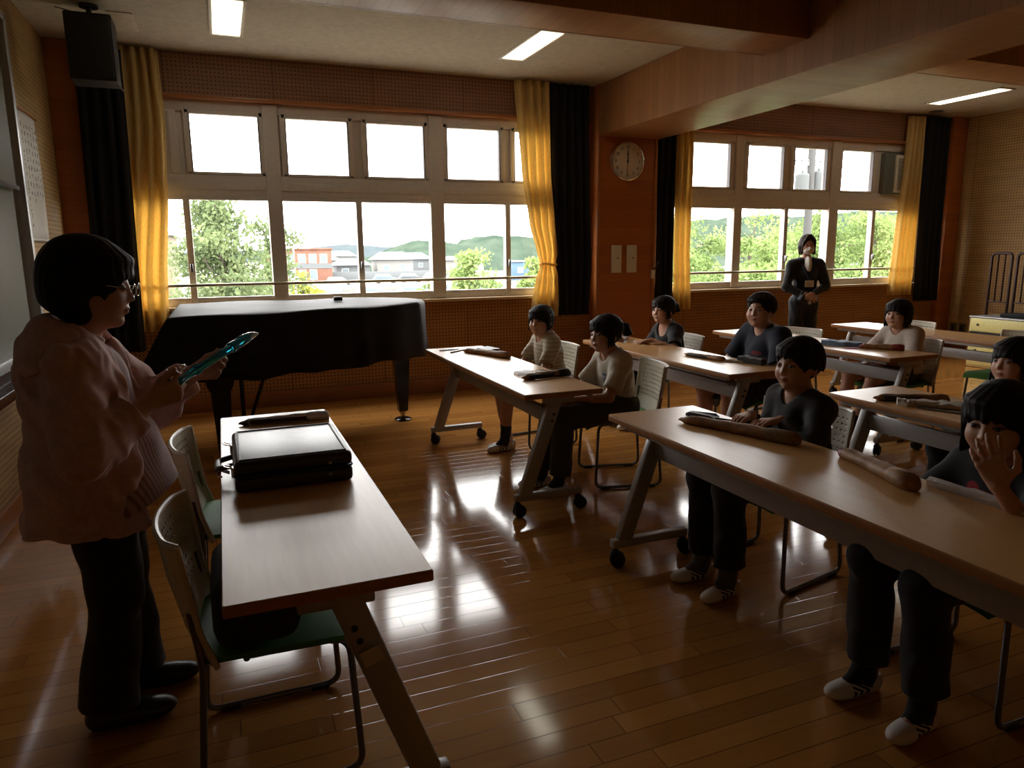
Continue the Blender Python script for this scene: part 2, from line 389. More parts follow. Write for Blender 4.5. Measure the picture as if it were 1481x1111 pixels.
for x, y, lab in ((-.80, 6.75, 'round dark ceiling vent in the left corner by the speaker'), (8.65, 6.85, 'round dark ceiling vent in the right corner by the curtains')):
    tag(MB().lathe([(.02, -.012), (.07, -.012), (.085, -.004), (.085, .0)], (x, y, ZC), (0, 0, 1), 24).build('ceiling_vent', M['steel_dark']), lab, 'vent')

# ------------------------------------------------------------------ curtains
def curtain(name, prof, y0, amp, folds, mat, lab, cat='curtain', group=None, seed=1, tie=None):
    rr = random.Random(seed); nx = folds*8+1; nz = 40; prof = sorted(prof)
    z0, z1 = prof[0][0], prof[-1][0]; ph = [rr.uniform(-.9, .9) for _ in range(folds+2)]; am = [rr.uniform(.6, 1.25) for _ in range(folds+2)]
    verts = []; faces = []
    for i in range(nz+1):
        z = z0+(z1-z0)*i/nz
        for k in range(len(prof)-1):
            if prof[k][0] <= z <= prof[k+1][0]+1e-6:
                t = (z-prof[k][0])/(prof[k+1][0]-prof[k][0]); t = t*t*(3-2*t)*.5+t*.5
                xl = prof[k][1]*(1-t)+prof[k+1][1]*t; xr = prof[k][2]*(1-t)+prof[k+1][2]*t; break
        wd = (xr-xl); a = amp*(1.0 if tie is None else (.55+.45*min(1, abs(z-tie)/.5)))
        for j in range(nx):
            u = j/(nx-1); q = u*folds; c = int(q); f = q-c
            phz = ph[min(c, folds)]*(1-f)+ph[min(c+1, folds+1)]*f; amz = am[min(c, folds)]*(1-f)+am[min(c+1, folds+1)]*f
            s_ = math.cos(2*PI*q+.5*phz*math.sin(z*1.7+c))
            x = xl+wd*u+.012*math.sin(z*2.1+c*1.3)*math.sin(PI*u)+.18*wd/folds*math.sin(4*PI*q)*.5
            verts.append((x, y0+a*amz*s_, z))
    for i in range(nz):
        for j in range(nx-1): faces.append((i*nx+j, i*nx+j+1, (i+1)*nx+j+1, (i+1)*nx+j))
    o = MB().add(verts, faces).build(name, mat, None, 180)
    md = o.modifiers.new('thickness', 'SOLIDIFY'); md.thickness = .004
    return tag(o, lab, cat, group)
G1 = 'curtains beside the windows'
curtain('yellow_curtain', [(.78, -.80, -.46), (1.2, -.80, -.44), (2.0, -.72, -.37), (2.6, -.68, -.34), (3.14, -.67, -.35)], 7.0, .035, 4, M['yellow'], 'pale yellow curtain hanging straight at the left end of the left window', group=G1, seed=2)
curtain('blackout_curtain', [(.62, -1.0, -.66), (3.10, -.96, -.62)], 6.92, .03, 4, M['black_cloth'], 'black blackout curtain at the far left under the loudspeaker', group=G1, seed=3)
curtain('yellow_curtain', [(.76, 3.03, 3.37), (.92, 3.06, 3.38), (1.14, 3.10, 3.385), (1.31, 3.155, 3.325), (1.42, 3.12, 3.36), (1.75, 3.03, 3.32), (2.27, 2.95, 3.28), (3.14, 2.87, 3.28)], 6.98, .035, 4, M['yellow'], 'yellow curtain tied in at the waist at the right end of the left window', group=G1, seed=5, tie=1.31)
curtain('blackout_curtain', [(.76, 3.33, 3.74), (1.3, 3.32, 3.76), (2.0, 3.28, 3.74), (3.13, 3.26, 3.72)], 6.965, .03, 5, M['black_cloth'], 'black blackout curtain between the tied yellow curtain and the wooden pillar', group=G1, seed=6)
curtain('blackout_curtain', [(.80, 4.60, 4.83), (3.10, 4.59, 4.82)], 6.98, .028, 3, M['black_cloth'], 'narrow black blackout curtain just right of the wooden pillar with the clock', group=G1, seed=7)
curtain('yellow_curtain', [(.77, 4.86, 5.10), (1.5, 4.84, 5.06), (3.10, 4.83, 5.06)], 6.99, .028, 3, M['yellow'], 'narrow orange-yellow curtain at the left end of the right window', group=G1, seed=8)
curtain('yellow_curtain', [(.82, 8.28, 8.70), (1.6, 8.33, 8.68), (2.4, 8.38, 8.68), (3.12, 8.40, 8.67)], 7.0, .035, 4, M['yellow'], 'yellow curtain at the right end of the right window by the air conditioner', group=G1, seed=9)
curtain('blackout_curtain', [(.73, 8.72, 9.16), (1.8, 8.69, 9.11), (3.12, 8.68, 9.10)], 6.96, .03, 4, M['black_cloth'], 'black blackout curtain in the far right corner of the window wall', group=G1, seed=10)
tb = thing('curtain_tie', 'narrow yellow band tying the waisted curtain', 'curtain tie', (3.24, 6.98, 1.31))
MB().tube([(.095*math.cos(a), .05*math.sin(a), .01*math.sin(2*a)) for a in [2*PI*k/20 for k in range(20)]], .011, 8, True).build('band', M['yellow'], tb)
MB().tube([(.09, 0, 0), (.13, .03, .02), (.16, .08, .03)], .004, 6).build('cord', M['yellow'], tb)
hk = thing('curtain_hook', 'small black and cream wall hook at the right edge of the pillar', 'hook', (4.53, 6.955, 1.20))
MB().box((0, 0, -.02), (.035, .03, .10), .006).build('plate', M['white_plastic'], hk)
MB().tube(arc_path([(0, -.015, .03), (0, -.05, .05), (.03, -.06, .10), (.05, -.02, .11)], .03), .008, 8).build('hook_arm', M['black'], hk)

# ------------------------------------------------------------------ things on the walls
def text_mesh(txt, size, ext=.001):
    cu = bpy.data.curves.new('text', 'FONT'); cu.body = txt; cu.size = size; cu.align_x = 'CENTER'; cu.align_y = 'CENTER'; cu.extrude = ext
    o = bpy.data.objects.new('text', cu); me = bpy.data.meshes.new_from_object(o); bpy.data.objects.remove(o); bpy.data.curves.remove(cu); return me
ck = thing('wall_clock', 'round silver wall clock with white face on the wooden pillar', 'clock', (4.17, 6.969, 2.395))
MB().lathe([(.0, -.001), (.205, -.001), (.212, .012), (.205, .034), (.192, .040), (.186, .03), (.186, .022)], (0, 0, 0), (0, -1, 0), 48).build('rim', M['chrome'], ck)
MB().lathe([(.187, .023), (.187, .0245), (.0, .0245)], (0, 0, 0), (0, -1, 0), 48).build('dial', plain('clock_face', (.74, .70, .60), .5, var=.02), ck)
for h in range(1, 13):
    a = PI/2-2*PI*h/12; me = text_mesh(str(h), .046); me.materials.append(M['black'])
    o = bpy.data.objects.new('numeral', me); COL.objects.link(o); o.parent = ck; o.location = (.146*math.cos(a), -.026, .146*math.sin(a)); o.rotation_euler = (PI/2, 0, 0)
for nm, p, wd in (('minute_hand', (.003, .118), .008), ('hour_hand', (.004, .085), .012), ('second_hand', (-.002, -.13), .003)):
    MB().bar((0, -.028, -.02 if p[1] > 0 else .03), (p[0], -.028, p[1]), .002, wd, up=(1, 0, 0)).build(nm, M['black'], ck)
MB().lathe([(0, .024), (.009, .024), (.009, .034), (0, .034)], (0, 0, 0), (0, -1, 0), 12).build('hub', M['black'], ck)
MB().box((0, -.0255, .075), (.034, .001, .007)).build('maker_mark', M['ink'], ck)
for x, lab in ((4.06, 'left of the two cream switch panels on the wooden pillar below the clock'), (4.255, 'right of the two cream switch panels on the wooden pillar below the clock')):
    t = thing('switch_panel', lab, 'switch panel', (x, 6.969, 1.355), 0, 'switch panels on the pillar')
    MB().box((0, -.008, 0), (.125, .016, .30), .004).build('plate', M['white_plastic'], t)
    MB().box((0, -.018, -.01), (.055, .006, .21), .003).build('cover', M['white_plastic'], t)
    MB().box((.012, -.022, .01), (.022, .004, .018), .001).build('switch', M['ink'], t)
ac = thing('air_conditioner', 'window air conditioner unit in the upper right window corner', 'air conditioner', (8.27, 7.115, 2.40))
MB().box((.02, .06, 0), (.36, .20, .52), .012).build('case', plain('ac_case', (.15, .17, .155), .4), ac)
MB().box((.10, -.05, 0), (.20, .03, .47), .006).build('front_frame', M['white_plastic'], ac)
g = MB()
for k in range(16): g.box((.11, -.068, -.19+k*.025), (.14, .008, .010))
g.build('grille', M['steel_dark'], ac)
ol = thing('wall_outlet', 'small cream outlet plate low on the left wall behind the teacher', 'outlet', (XL, 4.97, .27))
MB().box((.006, 0, 0), (.012, .075, .13), .003).build('plate', M['white_plastic'], ol); MB().box((.013, 0, 0), (.004, .04, .08), .001).build('socket', M['steel_dark'], ol)
for y, lab in ((6.93, 'left of two small outlets low on the far right wall'), (6.80, 'right of two small outlets low on the far right wall')):
    t = thing('wall_outlet', lab, 'outlet', (XR-.012, y, .34)); MB().box((0, 0, 0), (.02, .08, .13), .004).build('plate', M['steel_dark'], t); MB().box((-.011, 0, 0), (.006, .04, .07), .001).build('socket', M['black'], t)
# poster
po = thing('wall_poster', 'large sheet of handwritten notes hanging on the left wall beside the whiteboard', 'poster', (XL+.012, 5.96, 1.99))
nn = 12; pv = []; pf = []
for i in range(nn+1):
    for j in range(9): pv.append((.006*math.sin(j*.8+i*.3), -.36+.72*j/8, -.43+.86*i/nn))
for i in range(nn):
    for j in range(8): pf.append((i*9+j, i*9+j+1, (i+1)*9+j+1, (i+1)*9+j))
ps = MB().add(pv, pf).build('sheet', M['paper'], po, 180); md = ps.modifiers.new('t', 'SOLIDIFY'); md.thickness = .002
for zz in (-.43, .43): MB().tube([(.008, -.37, zz), (.008, .37, zz)], .010, 8).build('batten', M['trimwood'] if zz > 0 else M['paper'], po)
r2 = random.Random(4); ik = MB()
for c in range(8):
    yy = -.29+.082*c
    for k in range(r2.randint(9, 13)):
        zz = .33-k*.055
        if c % 2 and k > 8: break
        for q in range(3): ik.bar((.0095, yy+r2.uniform(-.02, .02), zz+r2.uniform(-.02, .02)), (.0095, yy+r2.uniform(-.02, .02), zz+r2.uniform(-.02, .02)), .006, .001, up=(1, 0, 0))
ik.build('handwriting', M['ink'], po, 0)
# whiteboard
wb = thing('whiteboard', 'wall mounted whiteboard with aluminium frame and tray behind the teacher', 'whiteboard', (XL, 2.9, 0))
fr = MB(); fr.box((.045, 2.52, 1.86), (.09, .06, 2.05), .008); fr.box((.045, -2.0, 1.86), (.09, .06, 2.05), .008); fr.box((.045, .26, 2.87), (.09, 4.6, .05), .006); fr.box((.045, .26, .87), (.09, 4.6, .06), .006)
fr.box((.025, 2.585, 1.86), (.05, .05, 2.0), .006)
fr.build('frame', M['steel'], wb)
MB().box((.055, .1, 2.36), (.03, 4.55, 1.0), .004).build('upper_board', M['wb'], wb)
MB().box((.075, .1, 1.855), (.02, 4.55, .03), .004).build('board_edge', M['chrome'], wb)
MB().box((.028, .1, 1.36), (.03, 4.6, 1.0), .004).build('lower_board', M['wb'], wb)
tr = MB(); tr.box((.12, .05, .755), (.14, 4.3, .015), .004); tr.box((.187, .05, .775), (.012, 4.3, .05), .004); tr.box((.12, .05, .80), (.02, 4.3, .02), .004); tr.box((.055, .05, .79), (.01, 4.3, .09), .002)
tr.build('tray', M['chrome'], wb)
for k, y in enumerate((1.55, 1.78, 1.98)): tag(MB().box((XL+.15, 2.9+y-.1, .772), (.02, .13, .018), .006).build('marker_pen', M['black']), ('black marker pen lying nearest on the whiteboard tray', 'black marker pen in the middle of the whiteboard tray', 'black marker pen lying farthest on the whiteboard tray')[k], 'pen')
# loudspeaker
sp = thing('loudspeaker', 'black loudspeaker box hanging from the ceiling in the left corner', 'speaker', (-.71, 6.05, 2.86))
MB().box((0, 0, 0), (.29, .26, .44), .012).build('cabinet', M['black'], sp)
MB().box((0, -.136, 0), (.26, .012, .40), .006).build('grille', plain('speaker_grille', (.02, .02, .021), .7, bump=.5, bscale=400), sp)
MB().tube([(0, 0, .21), (0, 0, .30)], .018, 10).build('pole', M['black'], sp); MB().lathe([(.06, .282), (.06, .30)], (0, 0, 0), (0, 0, 1), 16).build('ceiling_plate', M['black'], sp)
MB().tube(arc_path([(.13, -.02, -.20), (.15, -.05, -.24), (.18, -.09, -.28)], .03), .005, 6).build('bracket', M['steel'], sp)
MB().tube(arc_path([(-.02, 0, .22), (-.10, .05, .26), (-.22, .1, .296)], .05), .004, 6).build('cable', M['black'], sp)
# ------------------------------------------------------------------ tables
def tabletop_wood(name, c1, c2):
    t = NT(name); g = t.noise(t.obj(), 3.0, 6, (16, 1.2, 16), .6); n = t.noise(t.obj(), 1.2, 2)
    col = t.mix(t.math('ADD', t.math('MULTIPLY', t.ramp(g, .3, .7), .75), t.math('MULTIPLY', n, .25)), c1+(1,), c2+(1,))
    return t.done(t.bsdf(col, .34, 0, t.bump(g, .03, .002), Specular_IOR_Level=1.0, Coat_Weight=.3, Coat_Roughness=.28))
M['top'] = tabletop_wood('table_veneer', (.64, .34, .115), (.75, .44, .165))
M['edge'] = plain('table_edge', (.42, .19, .065), .4, var=.1)
M['green'] = plain('green_seat', (.06, .23, .035), .55, var=.06, vscale=8)
M['shell'] = plain('chair_shell', (.62, .58, .48), .36, var=.03)
M['rubber'] = plain('black_rubber', (.014, .014, .014), .6)
M['beamgrey'] = plain('grey_table_steel', (.40, .39, .38), .4, .2, var=.04)

def table(x0, y0, y1, lab, group='long wheeled classroom tables', flip=False, nin=.10, fin=.10, w=.475, zt=.70, shelf=False):
    """long side along y; feet run along x; the leg slants from the front caster up to the middle"""
    L = y1-y0; t = thing('folding_table', lab, 'table', (x0+w/2, (y0+y1)/2, 0), PI if flip else 0, group)
    hw, hl = w/2, L/2
    mb = MB(); mb.prism(roundrect(-hw+.003, hw-.003, -hl+.003, hl-.003, .006), zt-.003, zt); tp = mb.build('tabletop', M['top'], t)
    mb = MB(); mb.prism(roundrect(-hw, hw, -hl, hl, .008), zt-.03, zt-.003, bev=.003); mb.build('table_edge', M['edge'], t)
    e0, e1 = (-hl+nin, hl-fin) if not flip else (-hl+fin, hl-nin)
    mb = MB(); mb.box((-.05, (e0+e1)/2, zt-.150), (.035, e1-e0, .085), .006); mb.build('cross_beam', M['beamgrey'], t)
    mb = MB(); mb.box((-hw+.045, 0, zt-.042), (.025, L-.12, .026), .003); mb.box((hw-.045, 0, zt-.042), (.025, L-.12, .026), .003); mb.build('under_rail', M['beamgrey'], t)
    if shelf:
        mb = MB(); mb.box((.02, 0, zt-.10), (.26, L-.34, .012), .003); mb.build('book_shelf', M['beamgrey'], t)
    for ye in (e0, e1):
        lg = MB(); lg.bar((-hw+.02, ye, .12), (-.03, ye, zt-.05), .042, .075, .008, up=(1, 0, 0)); lg.box((-.01, ye, zt-.05), (.18, .05, .04), .006)
        leg = lg.build('leg', M['beamgrey'], t)
        hl_ = MB()
        s_ = -1 if ye == e0 else 1
        for dz in (.0, .035): hl_.lathe([(0, .0), (.008, .0), (.008, .003), (0, .003)], (-.047-dz*.32+.0, ye+s_*.0215, zt-.13-dz), (0, s_, 0), 10)
        hl_.build('bolt', M['rubber'], leg)
        MB().box((.165-hw, ye, .112), (.41, .045, .042), .010).build('foot_beam', M['beamgrey'], t)
        for xx in (-hw-.02, -hw+.355):
            c = MB(); a = rnd.uniform(-.5, .5); d = Vector((math.cos(a), math.sin(a), 0)); sd = Vector((-d.y, d.x, 0)); ctr = Vector((xx, ye, .036))+d*.012
            for q in (-1, 1): c.lathe([(0, -.009), (.030, -.009), (.036, -.004), (.036, .004), (.030, .009), (0, .009)], ctr+sd*.012*q, sd, 20)
            c.lathe([(0, 0), (.022, .0), (.024, .02), (.014, .03), (.014, .04)], (xx, ye, .052), (0, 0, 1), 14)
            c.build('caster', M['rubber'], t)
    return t
table(-.055, 1.555, 3.50, 'teacher table with the black briefcase on it at the left', flip=True, nin=.055, fin=.10)
MB().box((-.083, .957, .50), (.05, .003, .04), 0, Matrix.Rotation(.34, 3, 'Y')).build('label_sticker', M['paper'], next(o for o in bpy.data.objects if o.name == 'folding_table'), 0)
table(1.44, 3.40, 5.40, 'table nearest the piano, used by the two girls in white tops', nin=.06, fin=.26)
table(1.62, .78, 2.83, 'big front table with brown pouches where the charcoal sweater boy sits', nin=.07, fin=.12)
table(2.82, 3.46, 5.38, 'second-row table behind the ponytail girls with the navy shirt boy', shelf=True, nin=.10, fin=.10)
table(2.93, .86, 2.80, 'second-row near table carrying a brown pouch and a white paper packet', nin=.10, fin=.10)
table(4.23, 3.52, 5.46, 'third-row table with a blue pencil pouch, used by the boy in white and pink', nin=.03, fin=.12)
table(5.64, 3.44, 5.42, 'empty rearmost table in front of the yellow cabinet')

# ------------------------------------------------------------------ chairs (local: faces +x, seat centre near the origin)
def make_chair(lab):
    t = thing('classroom_chair', lab, 'chair', group='classroom chairs with white backs and green seats')
    # seat: thick pad with a waterfall front
    mb = MB(); nx, ny = 12, 12; top = []; 
    def zt(u, v):   # u 0 back..1 front, v -1..1
        return .435-.012*math.exp(-((u-.35)/.3)**2)*(1-v*v)-.035*max(0, (u-.8)/.2)**2-.012*abs(v)**4
    def pt(u, v, up):
        r = .06; x = -.215+.455*u; hwid = .222-.02*(1-u); cr = max(0, (u-.86)/.14); hwid *= 1-.12*cr**2; cb = max(0, (.1-u)/.1); hwid *= 1-.06*cb**2
        return (x, hwid*v, zt(u, v)-(0 if up else .030*(1-.5*max(abs(v)**6, (2*abs(u-.5))**6))))
    V = []; F = []
    for up in (1, 0):
        for i in range(nx+1):
            for j in range(ny+1): V.append(pt(i/nx, -1+2*j/ny, up))
    N = (nx+1)*(ny+1); idx = lambda l, i, j: l*N+i*(ny+1)+j
    for i in range(nx):
        for j in range(ny): F.append((idx(0, i, j), idx(0, i+1, j), idx(0, i+1, j+1), idx(0, i, j+1))); F.append((idx(1, i, j), idx(1, i, j+1), idx(1, i+1, j+1), idx(1, i+1, j)))
    for i in range(nx): F.append((idx(0, i, 0), idx(1, i, 0), idx(1, i+1, 0), idx(0, i+1, 0))); F.append((idx(0, i, ny), idx(0, i+1, ny), idx(1, i+1, ny), idx(1, i, ny)))
    for j in range(ny): F.append((idx(0, 0, j), idx(0, 0, j+1), idx(1, 0, j+1), idx(1, 0, j))); F.append((idx(0, nx, j), idx(1, nx, j), idx(1, nx, j+1), idx(0, nx, j+1)))
    mb.add(V, F).build('seat', M['green'], t, 50)
    # perforated back shell, concave towards the sitter
    cols, rows = 17, 13; th = .008
    def bp(u, v, off):     # u -1..1 across, v 0..1 up
        y = u*(.215+.012*v); z = .40+.345*v
        x = -.205-.045*v-.045*(1-u*u)*min(1, .35+v)+.018*max(0, abs(u)-.82)/.18
        if v < .3: x += .02*(.3-v)/.3
        return (x-off, y, z)
    V = []; F = []
    def vid(p): V.append(p); return len(V)-1
    us = [-1+2*j/cols for j in range(cols+1)]; vs = [i/rows for i in range(rows+1)]
    G = [[[vid(bp(u, v, th*l)) for u in us] for v in vs] for l in (0, 1)]
    for i in range(rows):
        for j in range(cols):
            hole = 4 <= i <= rows-2 and 1 <= j <= cols-2
            ring = []
            for l in (0, 1):
                q = (G[l][i][j], G[l][i][j+1], G[l][i+1][j+1], G[l][i+1][j])
                if not hole: F.append(q[::-1] if l == 0 else q); continue
                cu, cv = (us[j]+us[j+1])/2, (vs[i]+vs[i+1])/2; ru, rv = .034, .021
                rg = [vid(bp(cu+ru*math.cos(-.75*PI+PI/2*k), cv+rv*math.sin(-.75*PI+PI/2*k), th*l)) for k in range(4)]
                ring.append(rg)
                for k in range(4):
                    f = (q[k], q[(k+1) % 4], rg[(k+1) % 4], rg[k]); F.append(f[::-1] if l == 0 else f)
            if hole:
                for k in range(4): F.append((ring[0][k], ring[0][(k+1) % 4], ring[1][(k+1) % 4], ring[1][k]))
    for i in range(rows): F.append((G[0][i][0], G[0][i+1][0], G[1][i+1][0], G[1][i][0])); F.append((G[0][i][cols], G[1][i][cols], G[1][i+1][cols], G[0][i+1][cols]))
    for j in range(cols): F.append((G[0][0][j], G[1][0][j], G[1][0][j+1], G[0][0][j+1])); F.append((G[0][rows][j], G[0][rows][j+1], G[1][rows][j+1], G[1][rows][j]))
    mb = MB().add(V, F)
    mb.tube([bp(-1+2*k/24, 1, th/2) for k in range(25)], .009, 8)      # rolled top lip
    for s_ in (-1, 1): mb.tube([bp(s_, k/12, th/2) for k in range(13)], .008, 8)
    mb.build('backrest', M['shell'], t, 40)
    for s_ in (-1, 1):
        pth = arc_path([(-.225, s_*.205, .56), (-.205, s_*.205, .405), (-.235, s_*.222, .011), (.185, s_*.222, .011), (.165, s_*.205, .408), (-.10, s_*.195, .408)], .05, 5)
        sf = MB().tube(pth, .0095, 8).build('sled_frame', M['steel_dark'], t)
        for xx in (-.16, .12): MB().box((xx, s_*.222, .0085), (.06, .026, .017), .005).build('foot_pad', M['rubber'], sf)
    mb = MB(); mb.tube([(-.1, -.2, .402), (-.1, .2, .402)], .009, 8); mb.tube([(.12, -.2, .402), (.12, .2, .402)], .009, 8); mb.build('seat_support', M['steel_dark'], t)
    return t
CH = make_chair('empty chair behind the teacher table nearest the camera, holding a black bag')
CH.location = (.085, 2.05, 0)
chairs = [(.07, 2.94, 0, 'empty chair farther along the teacher table beside the briefcase'),
 (2.17, 4.90, PI+.10, 'chair of the girl in the cream striped top by the piano'),
 (2.27, 3.87, PI-.24, 'chair of the ponytail girl in the white printed T-shirt'),
 (3.36, 4.98, PI, 'chair of the ponytail girl in black by the pillar'),
 (3.48, 3.99, PI, 'chair under the big boy in navy at the second-row table'),
 (2.23, 2.42, PI+.20, 'chair of the boy in the charcoal sweater at the front table'),
 (2.25, 1.46, PI, 'chair of the dark haired child covering the mouth at right'),
 (3.55, 2.18, PI, 'chair of the child in the grey jacket at the right edge'),
 (4.52, 4.86, PI+.25, 'empty chair seen over the shoulder of the boy in navy'),
 (4.81, 3.98, PI, 'chair of the boy in the white and pink shirt'),
 (5.93, 4.90, PI, 'empty chair at the rearmost table, behind the head of the boy in white and pink'),
 (5.93, 3.83, PI, 'empty chair with wide green seat at the rearmost table near the yellow cabinet')]
for x, y, rz, lab in chairs: dup(CH, (x, y, 0), rz, lab)

# ------------------------------------------------------------------ grand piano under a black cover
M['cover'] = plain('piano_cover_cloth', (.014, .014, .017), .62, var=.25, vscale=5, bump=.08, bscale=14, Specular_IOR_Level=.22)
M['lacquer'] = plain('black_lacquer', (.008, .008, .009), .18)
M['brass'] = plain('brass', (.55, .36, .12), .3, 1.0)
pn = thing('grand_piano', 'black grand piano under a dark cover in front of the left window', 'piano', (.6, 5.75, 0))
out = [(-.34, 5.00), (.05, 5.05), (.5, 5.17), (.95, 5.30), (1.27, 5.43), (1.45, 5.57), (1.55, 5.78), (1.60, 6.05), (1.54, 6.28), (1.35, 6.42), (1.0, 6.47), (.4, 6.47), (-.34, 6.47)]
def resample(P, n, closed=True):
    Q = [Vector((p[0], p[1], 0)) for p in P]; Q.append(Q[0]); ln = [0]
    for i in range(len(Q)-1): ln.append(ln[-1]+(Q[i+1]-Q[i]).length)
    o = []
    for k in range(n):
        s_ = ln[-1]*k/n; i = max(j for j in range(len(ln)) if ln[j] <= s_+1e-9); i = min(i, len(Q)-2); t = (s_-ln[i])/(ln[i+1]-ln[i]); o.append(Q[i].lerp(Q[i+1], t))
    return o
def piano_cover():
    n = 160; R = resample(out, n); cen = Vector((.6, 5.75, 0)); V = []; F = []
    lev = [(1.055, -.02, 0), (1.050, -.004, .1), (1.038, .004, .3), (.98, .008, 1), (.88, .010, 1), (.78, .014, 1), (.70, .018, 1), (.625, .022, 1)]
    for li, (z, o_, wv) in enumerate(lev):
        for k, p in enumerate(R):
            d = (p-cen).normalized(); a = 2*PI*k/n
            key = max(0, min(1, (-.28-p.x)/.06))            # keyboard end slopes outwards
            fold = wv*.010*math.sin(a*23+2*math.sin(a*5))*(1.05-z)/.4
            dx = key*(1.05-z)*.55
            if key and z < .80: dx = key*(.1375+.03*(1.05-z))
            hem = (.008*math.sin(a*9)+.006*math.sin(a*17+1))*max(0, (.75-z)/.13) if z < .72 else 0
            zz = z+hem+(.012*math.sin(p.x*7+p.y*3) if li < 2 else 0)*.4
            if li == len(lev)-1: zz -= .012*math.sin(min(1, max(0, (p.x+.3)/1.4))*PI)
            V.append((p.x+d.x*(o_+fold)-dx-.6, p.y+d.y*(o_+fold)-5.75, zz))
    for i in range(len(lev)-1):
        for k in range(n): F.append((i*n+k, (i+1)*n+k, (i+1)*n+(k+1) % n, i*n+(k+1) % n))
    # top: concentric rings with gentle sag
    last = 0
    for s_ in (.8, .6, .4, .2):
        o2 = len(V)
        for k in range(n):
            x, y, z = V[k]; V.append((x*s_, y*s_, 1.055+.004*math.sin(x*s_*9+2)*math.cos(y*s_*8)))
        for k in range(n): F.append((last+k, last+(k+1) % n, o2+(k+1) % n, o2+k))
        last = o2
    F.append(tuple(last+k for k in range(n)))
    o = MB().add(V, F).build('cover', M['cover'], pn, 60); md = o.modifiers.new('t', 'SOLIDIFY'); md.thickness = .005
piano_cover()
bd = MB(); bd.prism([((x-.6)*.93, (y-5.75)*.93) for x, y in out], .66, 1.02); bd.build('case', M['lacquer'], pn, 0)
MB().box((-.99, 0, .70), (.20, 1.36, .10), .01).build('keybed', M['lacquer'], pn)
def pleg(x, y):
    l = MB(); a, b = .062, .040; V = []
    for z, h in ((.66, a+.03), (.60, a+.02), (.56, a), (.10, b), (.085, b)):
        V += [(x-h, y-h, z), (x+h, y-h, z), (x+h, y+h, z), (x-h, y+h, z)]
    F = [(3, 2, 1, 0), (16, 17, 18, 19)]
    for i in range(4):
        for k in range(4): F.append((i*4+k, i*4+(k+1) % 4, (i+1)*4+(k+1) % 4, (i+1)*4+k))
    lo = l.add(V, [f[::-1] for f in F]).build('leg', M['lacquer'], pn, 20)
    c = MB(); c.lathe([(.035, .087), (.035, .07), (.02, .062), (.02, .04)], (x, y, 0), (0, 0, 1), 16); c.lathe([(0, -.014), (.024, -.014), (.026, 0), (.024, .014), (0, .014)], (x, y, .044), (1, 0, 0), 16)
    c.build('caster', M['brass'], lo)
    MB().lathe([(.0, .003), (.07, .003), (.075, .012), (.06, .020), (.0, .020)], (x, y, 0), (0, 0, 1), 20).build('caster_cup', M['lacquer'], lo)
pleg(-.66, -.72); pleg(-.66, .62); pleg(.79, .28)
ly = MB(); ly.bar((-.52, -.10, .66), (-.52, -.10, .16), .03, .03, .006); ly.bar((-.52, .10, .66), (-.52, .10, .16), .03, .03, .006); ly.box((-.52, 0, .13), (.16, .30, .06), .01); ly.bar((-.30, -.08, .66), (-.48, -.06, .16), .012, .012); ly.bar((-.30, .08, .66), (-.48, .06, .16), .012, .012)
lyo = ly.build('pedal_lyre', M['lacquer'], pn)
for k in (-1, 0, 1): MB().box((-.65, k*.06, .10), (.12, .03, .014), .006).build('pedal', M['brass'], lyo)
tag(MB().box((.88, 6.02, 1.078), (.07, .05, .035), .006).build('small_box', M['black']), 'small black box on top of the covered piano', 'box')

# ------------------------------------------------------------------ teacher's briefcase and tube
M['leather'] = plain('black_leather', (.016, .013, .015), .34, var=.2, bump=.25, bscale=160, Specular_IOR_Level=.7)
bc = thing('briefcase', 'black leather hard briefcase lying flat on the teacher table', 'briefcase', (.175, 2.54, .701), .0)
bc.scale = (1, 1, .93)
mb = MB(); mb.box((0, 0, .0275), (.37, .44, .055), .016, seg=3); mb.build('lower_shell', M['leather'], bc)
mb = MB(); mb.box((0, 0, .084), (.37, .44, .054), .018, seg=3); mb.build('lid', M['leather'], bc)
mb = MB()
for zz in (.057,): mb.tube([(x, y, zz) for x, y in roundrect(-.184, .184, -.219, .219, .02)], .004, 8, True)
mb.build('metal_rim', M['black'], bc)
mb = MB()
for xx in (-.165, .165): mb.tube([(xx, -.2+.4*k/8, .112) for k in range(9)], .003, 6)
for yy in (-.198, .198): mb.tube([(-.165+.33*k/8, yy, .112) for k in range(9)], .003, 6)
mb.build('piping', M['black'], bc)
hd = MB(); hd.tube(arc_path([(-.186, -.055, .055), (-.235, -.05, .045), (-.235, .05, .045), (-.186, .055, .055)], .03), .010, 10); hd.build('handle', M['leather'], bc)
for yy in (-.15, .15):
    l = MB(); l.box((-.188, yy, .06), (.012, .045, .035), .004); l.tube(arc_path([(-.19, yy-.014, .075), (-.215, yy-.014, .085), (-.215, yy+.014, .085), (-.19, yy+.014, .075)], .01), .003, 6); l.build('latch', M['chrome'], bc)
st = MB(); st.lathe([(0, 0), (.006, 0), (.006, .004), (0, .005)], (.11, -.22, .075), (0, -1, 0), 10); st.lathe([(0, 0), (.006, 0), (.006, .004), (0, .005)], (.11, -.22, .035), (0, -1, 0), 10); st.build('stud', M['steel'], bc)
tg = MB(); tg.box((-.222, -.02, .03), (.05, .035, .004), .001, Matrix.Rotation(.5, 3, 'Y')); tg.tube(arc_path([(-.232, -.02, .048), (-.24, -.03, .01), (-.225, -.05, -.005+.02)], .02), .004, 6)
tg.build('luggage_tag', plain('tag_pink', (.55, .32, .28), .5), bc)
